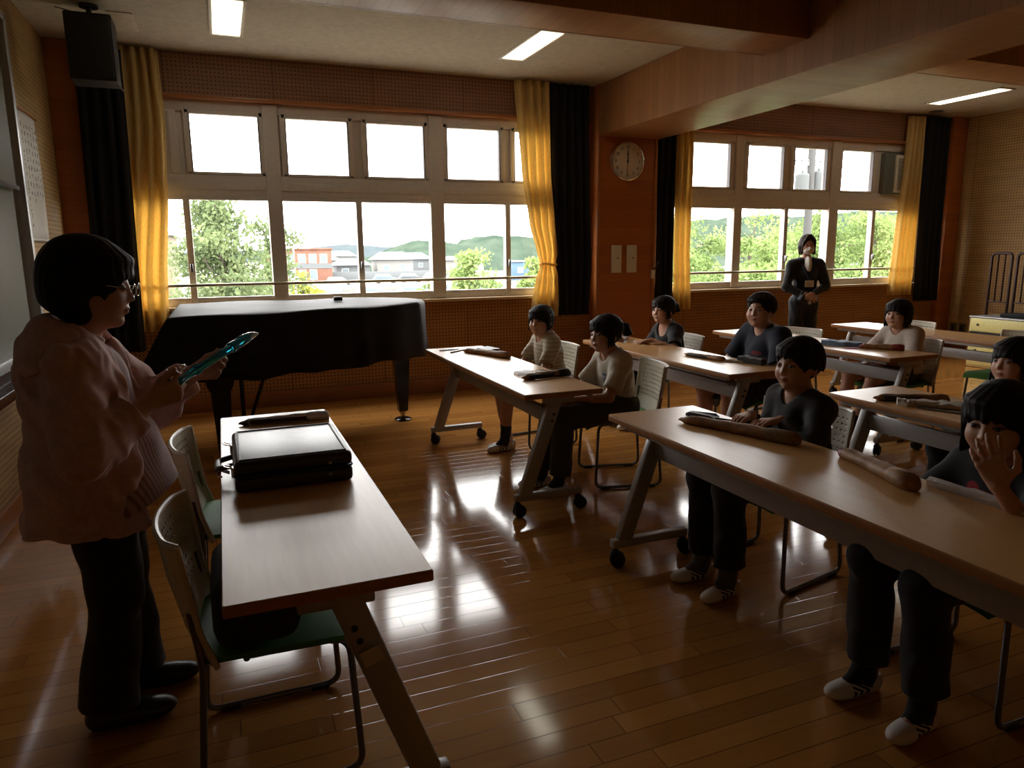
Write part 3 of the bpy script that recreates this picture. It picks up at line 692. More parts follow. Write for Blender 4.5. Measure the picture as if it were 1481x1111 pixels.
# pouch builder: a soft tube with a pinched end and a stuffed end
M['kraft'] = plain('brown_pouch_cloth', (.31, .155, .055), .6, var=.35, vscale=30, bump=.5, bscale=60)
M['kraft_dark'] = plain('dark_brown_pouch_trim', (.030, .017, .010), .7)
M['knit'] = plain('grey_brown_knit', (.25, .17, .085), .9, var=.3, vscale=120, bump=.5, bscale=160)
M['redcap'] = plain('dark_red_tip', (.22, .022, .02), .5)
def pouch(lab, p0, p1, r=.026, tip='kraft', end='kraft', flap=None, z=.70, wob=1, name='recorder_pouch', flat=.8, body='kraft'):
    a, b = Vector(p0), Vector(p1); L = (b-a).length; ang = math.atan2(b.y-a.y, b.x-a.x)
    t = thing(name, lab, 'recorder pouch', (a.x, a.y, z), ang, 'recorder pouches on the tables')
    def sweep(prof, m, nm, n=20):
        V = []; F = []
        for s_, rr in prof:
            for k in range(n):
                an = 2*PI*k/n; w_ = 1+.05*wob*math.sin(3*an+s_*17); y = rr*w_*math.cos(an); zz = rr*flat*w_*math.sin(an)
                zz = max(zz, -rr*flat*.80); V.append((s_*L, y+.006*wob*math.sin(s_*5), zz+r*flat*.80+.0006 + (r-rr)*(-flat*.80+.0)))
        # keep everything on the table: shift each ring so its bottom touches
        for i in range(len(prof)):
            lo = min(V[i*n+k][2] for k in range(n))
            for k in range(n): x, y, zz = V[i*n+k]; V[i*n+k] = (x, y, zz-lo+.0008+ (prof[i][1] < r*.5)*(r*.25))
        for i in range(len(prof)-1):
            for k in range(n): F.append((i*n+k, i*n+(k+1) % n, (i+1)*n+(k+1) % n, (i+1)*n+k))
        F.append(tuple(range(n))[::-1]); F.append(tuple((len(prof)-1)*n+k for k in range(n)))
        return MB().add(V, F).build(nm, m, t, 60)
    sweep([(.10, r*.74)]+[(.12+.62*k/10, r*(.78+.02*k+.03*math.sin(k*1.7))) for k in range(11)]+[(.76, r*.95)], M[body], 'bag')
    sweep([(0, r*.12), (.02, r*.3), (.06, r*.55), (.105, r*.76), (.115, r*.78)], M[tip], 'tip')
    sweep([(.745, r*.98), (.78, r*1.05), (.88, r*1.08), (.97, r*1.02), (1.0, r*.8)], M[end], 'bunched_end')
    if flap:
        mb = MB(); mb.box((.48*L, -r*.55, r*flat*.80), (.72*L, r*.9, r*flat*1.05), .006); mb.build('flap', M[flap], t)
    return t
tp = pouch('long narrow wrapped tube lying across the far end of the teacher table', (.02, 3.30, 0), (.41, 3.28, 0), .024, body='paper', tip='kraft_dark', end='paper', flap='kraft_dark', wob=.2, flat=.85)
tag(MB().lathe([(0, 0), (.03, 0), (.032, .004), (.02, .012), (0, .014)], (.115, 2.86, .7005), (0, 0, 1), 16).build('bread_clip', M['kraft']), 'tiny round brown button lying behind the briefcase', 'button')
# table contents
pouch('brown pouch on the far table in front of the girl in the cream striped top', (1.66, 5.12, 0), (1.86, 4.66, 0), .030, end='kraft')
pouch('dark flapped brown pouch at the near end of the piano-side table', (1.60, 3.82, 0), (1.93, 3.86, 0), .028, flap='kraft_dark', end='kraft_dark')
pouch('brown pouch with black edge in the middle of the navy boy table', (3.06, 4.26, 0), (3.13, 3.90, 0), .028, flap='kraft_dark', flat=.6)
pouch('brown pouch at the far end of the second-row table near the pillar', (3.24, 5.36, 0), (3.03, 5.10, 0), .028)
pouch('long brown pouch with knitted end in front of the charcoal sweater boy', (1.83, 2.57, 0), (2.03, 2.06, 0), .032, end='knit')
pouch('brown pouch with dark red tip in the middle of the big front table', (2.06, 1.90, 0), (1.96, 1.50, 0), .034, tip='redcap')
pouch('brown pouch with black flap on the second-row near table', (2.98, 2.56, 0), (3.25, 2.36, 0), .028, flap='kraft_dark')
pouch('short brown pouch in front of the boy in the white and pink shirt', (4.44, 3.93, 0), (4.62, 3.68, 0), .030, end='redcap', tip='redcap').location = (4.46, 4.0, .70)

M['clear'] = (lambda t: t.done(t.n('MixShader', i_0=.45, i_1=t.bsdf((.75, .72, .70, 1), .12, 0, t.bump(t.noise(t.obj(), 60, 3), .6, .01)), i_2=t.n('BsdfTransparent'))))(NT('clear_wrap'))
def sheet(name, lab, cat, pts, mat, z=.7008, th=.004, wave=.003, group=None):
    """a limp flat item: rounded polygon with a gently wavy top"""
    cx = sum(p[0] for p in pts)/len(pts); cy = sum(p[1] for p in pts)/len(pts)
    R = resample(pts, 40); V = []; F = []; n = 40
    for zz in (0, 1):
        for k, p in enumerate(R): V.append((p.x-cx, p.y-cy, zz*(th+wave*(1+math.sin(k*1.1)))))
    V.append((0, 0, th+wave*2)); V.append((0, 0, 0))
    for k in range(n): F.append((k, (k+1) % n, n+(k+1) % n, n+k)); F.append((n+k, n+(k+1) % n, 2*n)); F.append(((k+1) % n, k, 2*n+1))
    o = MB().add(V, F).build(name, mat, None, 40); o.location = (cx, cy, z); return tag(o, lab, cat, group)
sheet('packet', 'clear wrapped packet beside the dark pouch on the piano-side table', 'packet', [(1.63, 4.02), (1.69, 4.07), (1.88, 4.0), (1.90, 3.93), (1.80, 3.92), (1.64, 3.95)], M['clear'], th=.008, wave=.006)
sheet('booklet', 'dark booklet lying at the far end of the piano-side table', 'booklet', [(1.80, 5.20), (1.92, 5.26), (1.95, 5.08), (1.82, 5.05)], M['black'], th=.012, wave=.001)
tag(MB().bar((1.51, 5.24, .705), (1.68, 5.26, .705), .012, .008, .003).build('cleaning_rod', M['steel_dark']), 'thin dark cleaning rod at the far corner of the piano-side table', 'rod')
tag(MB().bar((1.56, 5.10, .706), (1.70, 5.22, .706), .016, .010, .003).build('cleaning_rod', M['steel']), 'grey rod pointing under the brown pouch on the piano-side table', 'rod')
tag(MB().bar((1.66, 3.765, .704), (1.93, 3.80, .704), .010, .006, .002).build('cleaning_rod', M['chrome']), 'shiny thin rod in front of the dark pouch on the piano-side table', 'rod')
for k, (x, y) in enumerate(((3.07, 5.08), (3.14, 5.05), (3.18, 4.98))):
    tag(MB().bar((x-.06, y-.04, .704), (x+.04, y+.07, .704), .012, .007, .002).build('pen', M[('steel', 'white_plastic', 'kraft')[k]]), ('grey pen nearest the table corner by the pillar', 'white pen between two pens by the pillar', 'brown pen nearest the girl in black')[k], 'pen', 'pens by the pillar')
sheet('case', 'flat tan case under the hand of the ponytail girl in black', 'case', [(3.13, 4.98), (3.20, 5.02), (3.30, 4.84), (3.25, 4.78), (3.17, 4.82)], plain('tan_case', (.62, .40, .24), .5), th=.014, wave=.001)
sheet('packet', 'small white packet next to the pouch on the navy boy table', 'packet', [(3.12, 3.88), (3.16, 3.90), (3.24, 3.80), (3.20, 3.77)], M['paper'], th=.010, wave=.003)
sheet('pencil_case', 'small black pencil case lying in front of the big boy in navy', 'pencil case', [(3.18, 3.83), (3.27, 3.85), (3.30, 3.68), (3.22, 3.64)], M['black'], th=.035, wave=.004)
# black recorder sleeve lying next to the charcoal boy's pouch
rc_ = thing('recorder_sleeve', 'black sleeve with a thin cleaning stick beside the boy in charcoal', 'sleeve', (1.93, 2.66, .70), math.atan2(-.24, .13))
V = [(0, 0, .001), (.02, .02, .001), (.13, .035, .001), (.15, .03, .001), (.15, -.03, .001), (.13, -.032, .001), (.02, -.012, .001)]; V2 = [(x, y, .022 if .01 < x < .14 else .012) for x, y, z in V]
MB().add(V+V2, [tuple(range(7))[::-1], tuple(range(7, 14))]+[(k, (k+1) % 7, 7+(k+1) % 7, 7+k) for k in range(7)]).build('sleeve', M['black'], rc_, 30)
MB().bar((.14, 0, .008), (.36, .01, .008), .010, .008, .003).build('stick', M['black'], rc_)
sheet('plastic_wrap', 'clear plastic strip of white parts behind the red tipped pouch', 'wrap', [(2.045, 1.53), (2.075, 1.54), (2.09, 1.30), (2.095, 1.10), (2.05, 1.06), (2.045, 1.25)], M['clear'], th=.010, wave=.007)
tag(MB().bar((2.066, 1.50, .7065), (2.07, 1.10, .7065), .020, .010, .004).build('plastic_recorder', plain('ivory_plastic', (.6, .55, .48), .3)), 'ivory recorder parts inside the clear plastic strip', 'recorder')
sheet('paper_packet', 'white paper packet on a dark ruler in front of the grey jacket child', 'packet', [(3.03, 2.38), (3.07, 2.42), (3.22, 2.28), (3.20, 2.20), (3.13, 2.22), (3.05, 2.33)], M['paper'], th=.012, wave=.006, z=.706)
tag(MB().bar((3.02, 2.34, .7035), (3.12, 2.08, .7035), .03, .006, .001).build('ruler', M['steel_dark']), 'dark ruler under the white paper packet', 'ruler')
sheet('tissue', 'crumpled white tissue in front of the white paper packet', 'tissue', [(2.98, 2.42), (3.01, 2.45), (3.04, 2.38), (3.03, 2.36), (2.99, 2.37)], M['paper'], th=.016, wave=.008)
M['bluepouch'] = plain('blue_pouch', (.12, .20, .30), .6, var=.3, vscale=15)
sheet('pencil_pouch', 'blue and purple pencil pouch on the third-row table', 'pencil pouch', [(4.36, 4.27), (4.42, 4.33), (4.52, 4.22), (4.56, 4.05), (4.50, 4.0), (4.42, 4.10)], M['bluepouch'], th=.03, wave=.004)
sheet('memo', 'pink memo paper next to the pouch on the third-row table', 'memo', [(4.34, 4.02), (4.40, 4.06), (4.46, 4.00), (4.40, 3.95)], plain('pink_paper', (.75, .35, .50), .7), th=.003, wave=.001)
# bag on the teacher's near chair
M['bag'] = plain('black_bag_nylon', (.010, .010, .012), .65, bump=.3, bscale=60)
bg_ = thing('shoulder_bag', 'black cloth bag resting on the near chair behind the teacher table', 'bag', (.02, 1.98, .44))
mb = MB(); mb.box((.0, .0, .10), (.22, .33, .20), .05, seg=3); mb.box((.0, -.01, .195), (.14, .28, .05), .02, seg=3); mb.build('body', M['bag'], bg_, 60)
MB().tube(arc_path([(-.02, -.13, .16), (.10, -.12, .205), (.10, .12, .205), (-.02, .13, .16)], .05), .009, 8).build('strap', M['bag'], bg_)
ch_ = MB()
for k in range(3): ch_.lathe([(0, 0), (.010, .004), (.011, .010), (0, .018)], (.075+.004*k, -.1+.018*k, .18-.025*k), (.6, -.4, .2), 10)
ch_.build('charm', M['redcap'], bg_)

# ------------------------------------------------------------------ right side: cabinet and racks
M['yellowpaint'] = plain('pale_yellow_paint', (.74, .68, .28), .4, var=.05)
cb = thing('low_cabinet', 'low pale yellow cabinet standing at the right edge near the wall', 'cabinet', (8.70, 5.35, 0))
MB().box((0, 0, .305), (.45, 1.26, .60), .008).build('body', M['yellowpaint'], cb)
MB().box((0, 0, .612), (.47, 1.28, .018), .004).build('top_edge', M['steel'], cb)
for zz, hh, nm in ((.52, .155, 'drawer'), (.21, .36, 'door')):
    d = MB().box((-.228, 0, zz), (.016, 1.22, hh), .004).build(nm, M['yellowpaint'], cb); k = MB()
    for yy in (-.52, .52): k.lathe([(0, .0), (.015, .0), (.012, .012), (0, .014)], (-.236, yy, zz), (-1, 0, 0), 12)
    k.build('knob', M['black'], d)
MB().box((-.226, 0, .418), (.01, 1.24, .035)).build('gap_shadow_strip', M['black'], cb, 0)  # black strip drawn as the shade between drawer and door
MB().box((-.20, .632, .30), (.05, .012, .60), .003).build('side_strip', M['darkwood'], cb)
M['rackpaint'] = plain('dark_maroon_metal', (.035, .012, .012), .4, .3)
for k, (y, lab) in enumerate(((6.02, 'left of the two tall dark metal rail frames behind the yellow cabinet'), (5.70, 'right of the two tall dark metal rail frames behind the yellow cabinet'))):
    t = thing('rail_frame', lab, 'rail frame', (8.99, y, 0), 0, 'metal rail frames by the right wall')
    MB().tube(arc_path([(0, .125, .0), (0, .125, 1.37), (0, -.125, 1.37), (0, -.125, .0)], .06), .016, 10).build('hoop', M['rackpaint'], t)
    for yy in (-.042, .042): MB().tube([(0, yy, .77), (0, yy, 1.37)], .010, 8).build('bar', M['rackpaint'], t)
    MB().tube([(0, -.125, .77), (0, .125, .77)], .010, 8).build('cross_bar', M['rackpaint'], t)
    MB().tube([(0, -.125, .25), (0, .125, .25)], .012, 8).build('cross_bar', M['rackpaint'], t)
    MB().box((0, 0, .02), (.30, .28, .04), .01).build('foot', M['rackpaint'], t)
tag(MB().box((8.72, 5.35, .645), (.30, .70, .045), .02, seg=3).build('folded_cloth', M['black_cloth']), 'dark folded cloth lying on the yellow cabinet', 'cloth')
# ------------------------------------------------------------------ people: bodies grown as one smooth surface from a distance field
def vv(*a): return np.array(a, dtype=np.float32)
def nrm(a): a = np.asarray(a, float); return a/np.linalg.norm(a)
class Field:
    def __init__(s, lo, hi, vox):
        s.v = vox; s.lo = np.asarray(lo, np.float32)
        s.n = [int(math.ceil((hi[k]-lo[k])/vox))+1 for k in range(3)]
        s.ax = [s.lo[k]+vox*np.arange(s.n[k], dtype=np.float32) for k in range(3)]
        s.d = np.full(s.n, 1.0, np.float32)
    def _sl(s, lo, hi, m):
        out = []
        for k in range(3):
            a = max(0, int((lo[k]-m-s.lo[k])/s.v)); b = min(s.n[k], int((hi[k]+m-s.lo[k])/s.v)+2)
            if b <= a: return None
            out.append(slice(a, b))
        return tuple(out)
    def _grid(s, sl): return s.ax[0][sl[0]][:, None, None], s.ax[1][sl[1]][None, :, None], s.ax[2][sl[2]][None, None, :]
    def apply(s, fn, lo, hi, k, sub=False):
        sl = s._sl(lo, hi, k+3*s.v)
        if sl is None: return
        X, Y, Z = s._grid(sl); d2 = fn(X, Y, Z); d1 = s.d[sl]
        if sub:
            d2 = -d2; h = np.clip(k-np.abs(d1-d2), 0, None)/max(k, 1e-6); s.d[sl] = np.maximum(d1, d2)+h*h*k*.25
        else:
            h = np.clip(k-np.abs(d1-d2), 0, None)/max(k, 1e-6); s.d[sl] = np.minimum(d1, d2)-h*h*k*.25
    def rc(s, a, b, ra, rb, k=.01, sub=False, flat=False):
        a = np.asarray(a, float); b = np.asarray(b, float); ba = b-a; L2 = float(ba@ba)+1e-9; R = max(ra, rb)
        def fn(X, Y, Z):
            px, py, pz = X-a[0], Y-a[1], Z-a[2]; tt = (px*ba[0]+py*ba[1]+pz*ba[2])/L2; t = np.clip(tt, 0, 1)
            if flat: t = np.clip(tt, 0, None)
            q = np.sqrt((px-ba[0]*t)**2+(py-ba[1]*t)**2+(pz-ba[2]*t)**2)
            d = q-(ra+(rb-ra)*np.clip(t, 0, 1))
            if flat: d = np.maximum(d, (tt-1)*math.sqrt(L2))
            return d.astype(np.float32)
        s.apply(fn, np.minimum(a, b)-R, np.maximum(a, b)+R, k, sub)
    def el(s, c, r, k=.01, R=None, sub=False):
        c = np.asarray(c, float); r = np.asarray(r, float); mr = float(r.max())
        def fn(X, Y, Z):
            px, py, pz = X-c[0], Y-c[1], Z-c[2]
            if R is not None: qx, qy, qz = (R[0, i]*px+R[1, i]*py+R[2, i]*pz for i in range(3))
            else: qx, qy, qz = px, py, pz
            k0 = np.sqrt((qx/r[0])**2+(qy/r[1])**2+(qz/r[2])**2); k1 = np.sqrt((qx/r[0]**2)**2+(qy/r[1]**2)**2+(qz/r[2]**2)**2)+1e-6
            return (k0*(k0-1)/k1).astype(np.float32)
        s.apply(fn, c-mr, c+mr, k, sub)
    def cut(s, n, c):
        X, Y, Z = s.ax[0][:, None, None], s.ax[1][None, :, None], s.ax[2][None, None, :]; n = nrm(n)
        s.d = np.maximum(s.d, (n[0]*X+n[1]*Y+n[2]*Z-c).astype(np.float32))
    def wrinkle(s, amp, freq=22.0, seed=0, dirz=.5):
        X, Y, Z = s.ax[0][:, None, None], s.ax[1][None, :, None], s.ax[2][None, None, :]; r = np.random.RandomState(seed); a = r.uniform(0, 6, 6)
        w = np.sin(X*freq*1.1+Y*freq*.7+a[0])*1.4; u = np.sin(Y*freq*.9-Z*freq*.6+a[1])*1.2
        f = np.sin(Z*freq*dirz*2+X*freq*.8+w+a[2])*.6+np.sin(Z*freq*.9*dirz-Y*freq*1.3+u+w*.5+a[3])*.5+.25*np.sin(Z*freq*2.1+w*2+u+a[4])
        s.d = s.d+(amp*f).astype(np.float32)
    def mesh(s):
        d = s.d; ins = (d < 0)
        c = np.zeros([n-1 for n in s.n], np.uint8)
        offs = [(i, j, k) for i in (0, 1) for j in (0, 1) for k in (0, 1)]
        for i, j, k in offs: c += ins[i:s.n[0]-1+i, j:s.n[1]-1+j, k:s.n[2]-1+k]
        act = np.nonzero((c > 0) & (c < 8)); I, J, K = act; nv = len(I)
        idm = np.full(c.shape, -1, np.int32); idm[act] = np.arange(nv)
        cv = {o: d[I+o[0], J+o[1], K+o[2]] for o in offs}
        acc = np.zeros((nv, 3)); cnt = np.zeros(nv)
        for o in offs:
            for ax in range(3):
                if o[ax]: continue
                p = list(o); p[ax] = 1; p = tuple(p); a, b = cv[o], cv[p]; m = (a < 0) != (b < 0)
                t = np.where(m, a/np.where(m, a-b, 1), 0)
                pt = np.array(o, float)[None, :].repeat(nv, 0); pt[:, ax] = t; acc[m] += pt[m]; cnt[m] += 1
        P = s.lo[None, :]+s.v*(np.stack([I, J, K], 1)+acc/cnt[:, None])
        quads = []
        for ax in range(3):
            sa = [slice(1, None)]*3; sa[ax] = slice(0, -1)
            A = ins[:-1, 1:, 1:] if ax == 0 else ins[1:, :-1, 1:] if ax == 1 else ins[1:, 1:, :-1]
            B = ins[1:, 1:, 1:]
            e = np.nonzero(A != B); 
            i, j, k = e
            base = [i, j, k]
            for q in range(3):
                if q != ax: base[q] = base[q]+1
            # the four cells around the edge
            o1, o2 = [q for q in range(3) if q != ax]
            def cell(d1, d2):
                b = [base[0].copy(), base[1].copy(), base[2].copy()]; b[o1] = b[o1]+d1; b[o2] = b[o2]+d2
                ok = np.ones(len(i), bool)
                for q in range(3): ok &= (b[q] >= 0) & (b[q] < c.shape[q]); b[q] = np.clip(b[q], 0, c.shape[q]-1)
                r = idm[b[0], b[1], b[2]]; r[~ok] = -1; return r
            q4 = np.stack([cell(-1, -1), cell(0, -1), cell(0, 0), cell(-1, 0)], 1)
            good = (q4 >= 0).all(1); q4 = q4[good]; flip = A[e][good]
            if ax == 1: flip = ~flip
            q4[~flip] = q4[~flip][:, ::-1]; quads.append(q4)
        return P, np.concatenate(quads)
    def build(s, name, mat, parent=None, smooth_it=1, attr=None):
        P, Q = s.mesh()
        for _ in range(smooth_it):                       # light relaxation along quad edges
            acc = np.zeros_like(P); cn = np.zeros(len(P))
            for a, b in ((0, 1), (1, 2), (2, 3), (3, 0)):
                np.add.at(acc, Q[:, a], P[Q[:, b]]); np.add.at(cn, Q[:, a], 1); np.add.at(acc, Q[:, b], P[Q[:, a]]); np.add.at(cn, Q[:, b], 1)
            m = cn > 0; P[m] = .6*P[m]+.4*acc[m]/cn[m][:, None]
        me = bpy.data.meshes.new(name); n = len(P)
        me.vertices.add(n); me.vertices.foreach_set('co', P.astype(np.float32).ravel())
        me.loops.add(Q.size); me.loops.foreach_set('vertex_index', Q.astype(np.int32).ravel())
        me.polygons.add(len(Q)); me.polygons.foreach_set('loop_start', np.arange(0, Q.size, 4, dtype=np.int32))
        me.update(calc_edges=True); me.validate(); me.shade_smooth(); me.materials.append(mat)
        if attr is not None:
            at = me.attributes.new('hp', 'FLOAT_VECTOR', 'POINT'); Minv = attr
            h = (np.c_[P, np.ones(n)] @ Minv.T)[:, :3]; at.data.foreach_set('vector', h.astype(np.float32).ravel())
        o = bpy.data.objects.new(name, me); COL.objects.link(o)
        if parent: o.parent = parent
        return o

def skin_mat(name, c, brow=.8):
    t = NT(name); at = t.n('Attribute', attribute_name='hp').outputs['Vector']; x, y, z = t.sep(at); ay = t.math('ABSOLUTE', y)
    front = t.math('MULTIPLY', t.ramp(x, .045, .055, 0, 1), t.ramp(x, .104, .108, 1, 0))
    def ell(cy, cz, ry, rz, soft=.15, yy=ay):
        a = t.math('DIVIDE', t.math('SUBTRACT', yy, cy), ry); b = t.math('DIVIDE', t.math('SUBTRACT', z, cz), rz)
        q = t.math('ADD', t.math('MULTIPLY', a, a), t.math('MULTIPLY', b, b)); return t.math('MULTIPLY', t.ramp(q, 1-soft, 1+soft, 1, 0), front)
    nz = t.ramp(t.noise(t.obj(), 25, 3), .3, .7, .92, 1.08)
    col = t.mix(1.0, c+(1,), t.n('CombineColor', i_0=nz, i_1=nz, i_2=nz), 'MULTIPLY')
    col = t.mix(t.math('MULTIPLY', ell(.044, -.028, .020, .016, .7), .22), col, (c[0]*1.0, c[1]*.62, c[2]*.6, 1))
    col = t.mix(t.math('MULTIPLY', ell(0, -.0495, .0185, .0078, .35), .6), col, (c[0]*.72, c[1]*.36, c[2]*.36, 1))
    col = t.mix(t.math('MULTIPLY', ell(0, -.0495, .0185, .0012, .5), .8), col, (.05, .015, .012, 1))
    col = t.mix(t.math('MULTIPLY', ell(.0075, -.0258, .0032, .0018, .5), .6), col, (.06, .02, .015, 1))
    col = t.mix(t.math('MULTIPLY', ell(.0335, .033, .017, .0032, .5), brow), col, (.015, .010, .008, 1))
    col = t.mix(ell(.0320, .0118, .0160, .0062, .2), col, (.02, .012, .010, 1))
    eye = ell(.0320, .0098, .0140, .0048, .2)
    col = t.mix(eye, col, (.26, .23, .21, 1))
    col = t.mix(t.math('MULTIPLY', eye, ell(.0315, .0100, .0072, .0080, .2)), col, (.012, .008, .006, 1))
    b = t.bsdf(col, .5, 0, t.bump(t.noise(t.obj(), 300, 2), .08, .002), Subsurface_Weight=.12); b.inputs['Subsurface Radius'].default_value = (.012, .005, .003)
    return t.done(b)
M['skin_kid'] = skin_mat('child_skin', (.56, .31, .21)); M['skin_adult'] = skin_mat('adult_skin', (.53, .30, .20), .6)
def hair_mat(name, c):
    t = NT(name); n = t.noise(t.obj(), 40, 4, (6, 6, .7)); f = t.ramp(n, .3, .7, .6, 1.5)
    col = t.mix(1.0, c+(1,), t.n('CombineColor', i_0=f, i_1=f, i_2=f), 'MULTIPLY')
    return t.done(t.bsdf(col, .6, 0, t.bump(n, .30, .003), Specular_IOR_Level=.16))
M['hair'] = hair_mat('black_hair', (.012, .009, .008)); M['hair_brown'] = hair_mat('dark_brown_hair', (.026, .013, .009))

def head_matrix(c, yaw, pitch, hs, roll=0):
    R = (Matrix.Rotation(yaw, 3, 'Z') @ Matrix.Rotation(pitch, 3, 'Y') @ Matrix.Rotation(roll, 3, 'X'))
    M4 = np.eye(4); M4[:3, :3] = np.array(R)*hs; M4[:3, 3] = c; return M4
def add_head(F, Mh, hs, fat=0.0, ears=True):
    R = Mh[:3, :3]/hs; T = lambda *p: (Mh @ np.array([*p, 1.0]))[:3]
    E = lambda c, r, k, sub=False: F.el(T(*c), np.array(r)*hs, k*hs, R, sub)
    C_ = lambda a, b, ra, rb, k, sub=False: F.rc(T(*a), T(*b), ra*hs, rb*hs, k*hs, sub)
    E((-.012, 0, .028), (.094, .079, .086), .02)
    E((.028, 0, -.022), (.060, .064+fat, .072), .03)
    C_((.038, -.022, -.070), (.038, .022, -.070), .027+fat*.6, .027+fat*.6, .03)
    E((.066, 0, -.083), (.017, .020, .014), .02)
    for s_ in (-1, 1):
        E((.054, s_*.037, -.028), (.027+fat*.5, .027+fat*.6, .026), .03)
        if ears: E((-.008, s_*.077, -.006), (.018, .009, .031), .008); E((-.002, s_*.079, -.004), (.010, .006, .020), .004, True)
    for s_ in (-1, 1): E((.098, s_*.0315, .012), (.020, .018, .012), .014, True)
    for s_ in (-1, 1): E((.0765, s_*.0315, .010), (.0125, .0155, .0105), .004)
    C_((.083, 0, .010), (.0975, 0, -.017), .0065, .0090, .014)
    for s_ in (-1, 1): E((.090, s_*.0100, -.021), (.009, .0075, .006), .006)
    E((.0865, 0, -.0445), (.010, .018, .006), .006); E((.0850, 0, -.0545), (.010, .0155, .0062), .006)
    C_((.0985, -.017, -.0495), (.0985, .017, -.0495), .0045, .0045, .004, True)
def add_hand(F, W, d, n, t, s, curl=(.5, .5, .55, .6), spread=.06, thumb=(.6, .75, .35), thumb2=(.85, .3, .4), k=.006):
    """W wrist, d finger direction, n palm normal, t thumb side; five separate fingers with knuckle bends"""
    d = nrm(d); n = np.asarray(n, float); n = nrm(n-d*(n@d)); t = np.asarray(t, float); t = nrm(t-d*(t@d)-n*(t@n)); W = np.asarray(W, float)
    B = [(.086, .033), (.091, .011), (.087, -.011), (.079, -.031)]; Ls = (.070, .079, .073, .057)
    for (a, b), L, c in zip(B, Ls, curl):
        Kn = W+(d*a+t*b)*s
        F.rc(W+(d*.012+t*b*.45)*s, Kn, .0125*s, .0112*s, .016*s)
        sp = b/.033*spread; base = nrm(d+t*sp); p = Kn; ang = 0
        for seg, (fr, cc) in enumerate(((.46, .85), (.30, 1.15), (.24, .75))):
            ang += c*cc; dr = base*math.cos(ang)+n*math.sin(ang); q = p+dr*L*fr*s
            F.rc(p, q, (.0098-.0010*seg)*s, (.0090-.0012*seg)*s, k*s); p = q
    F.el(W+d*.05*s+n*.004*s, np.array((.044, .036, .013))*s, .012*s, np.stack([d, t, n], 1))
    Bt = W+(d*.022+t*.024+n*.006)*s
    T = lambda v: nrm(d*v[0]+t*v[1]+n*v[2]); p1 = Bt+T(thumb)*.042*s; p2 = p1+T(thumb2)*.032*s; p3 = p2+T((thumb2[0]*1.1, thumb2[1]*.4, thumb2[2]))*.024*s
    F.rc(Bt, p1, .0145*s, .0118*s, .014*s); F.rc(p1, p2, .0112*s, .0100*s, k*s); F.rc(p2, p3, .0098*s, .0080*s, k*s)

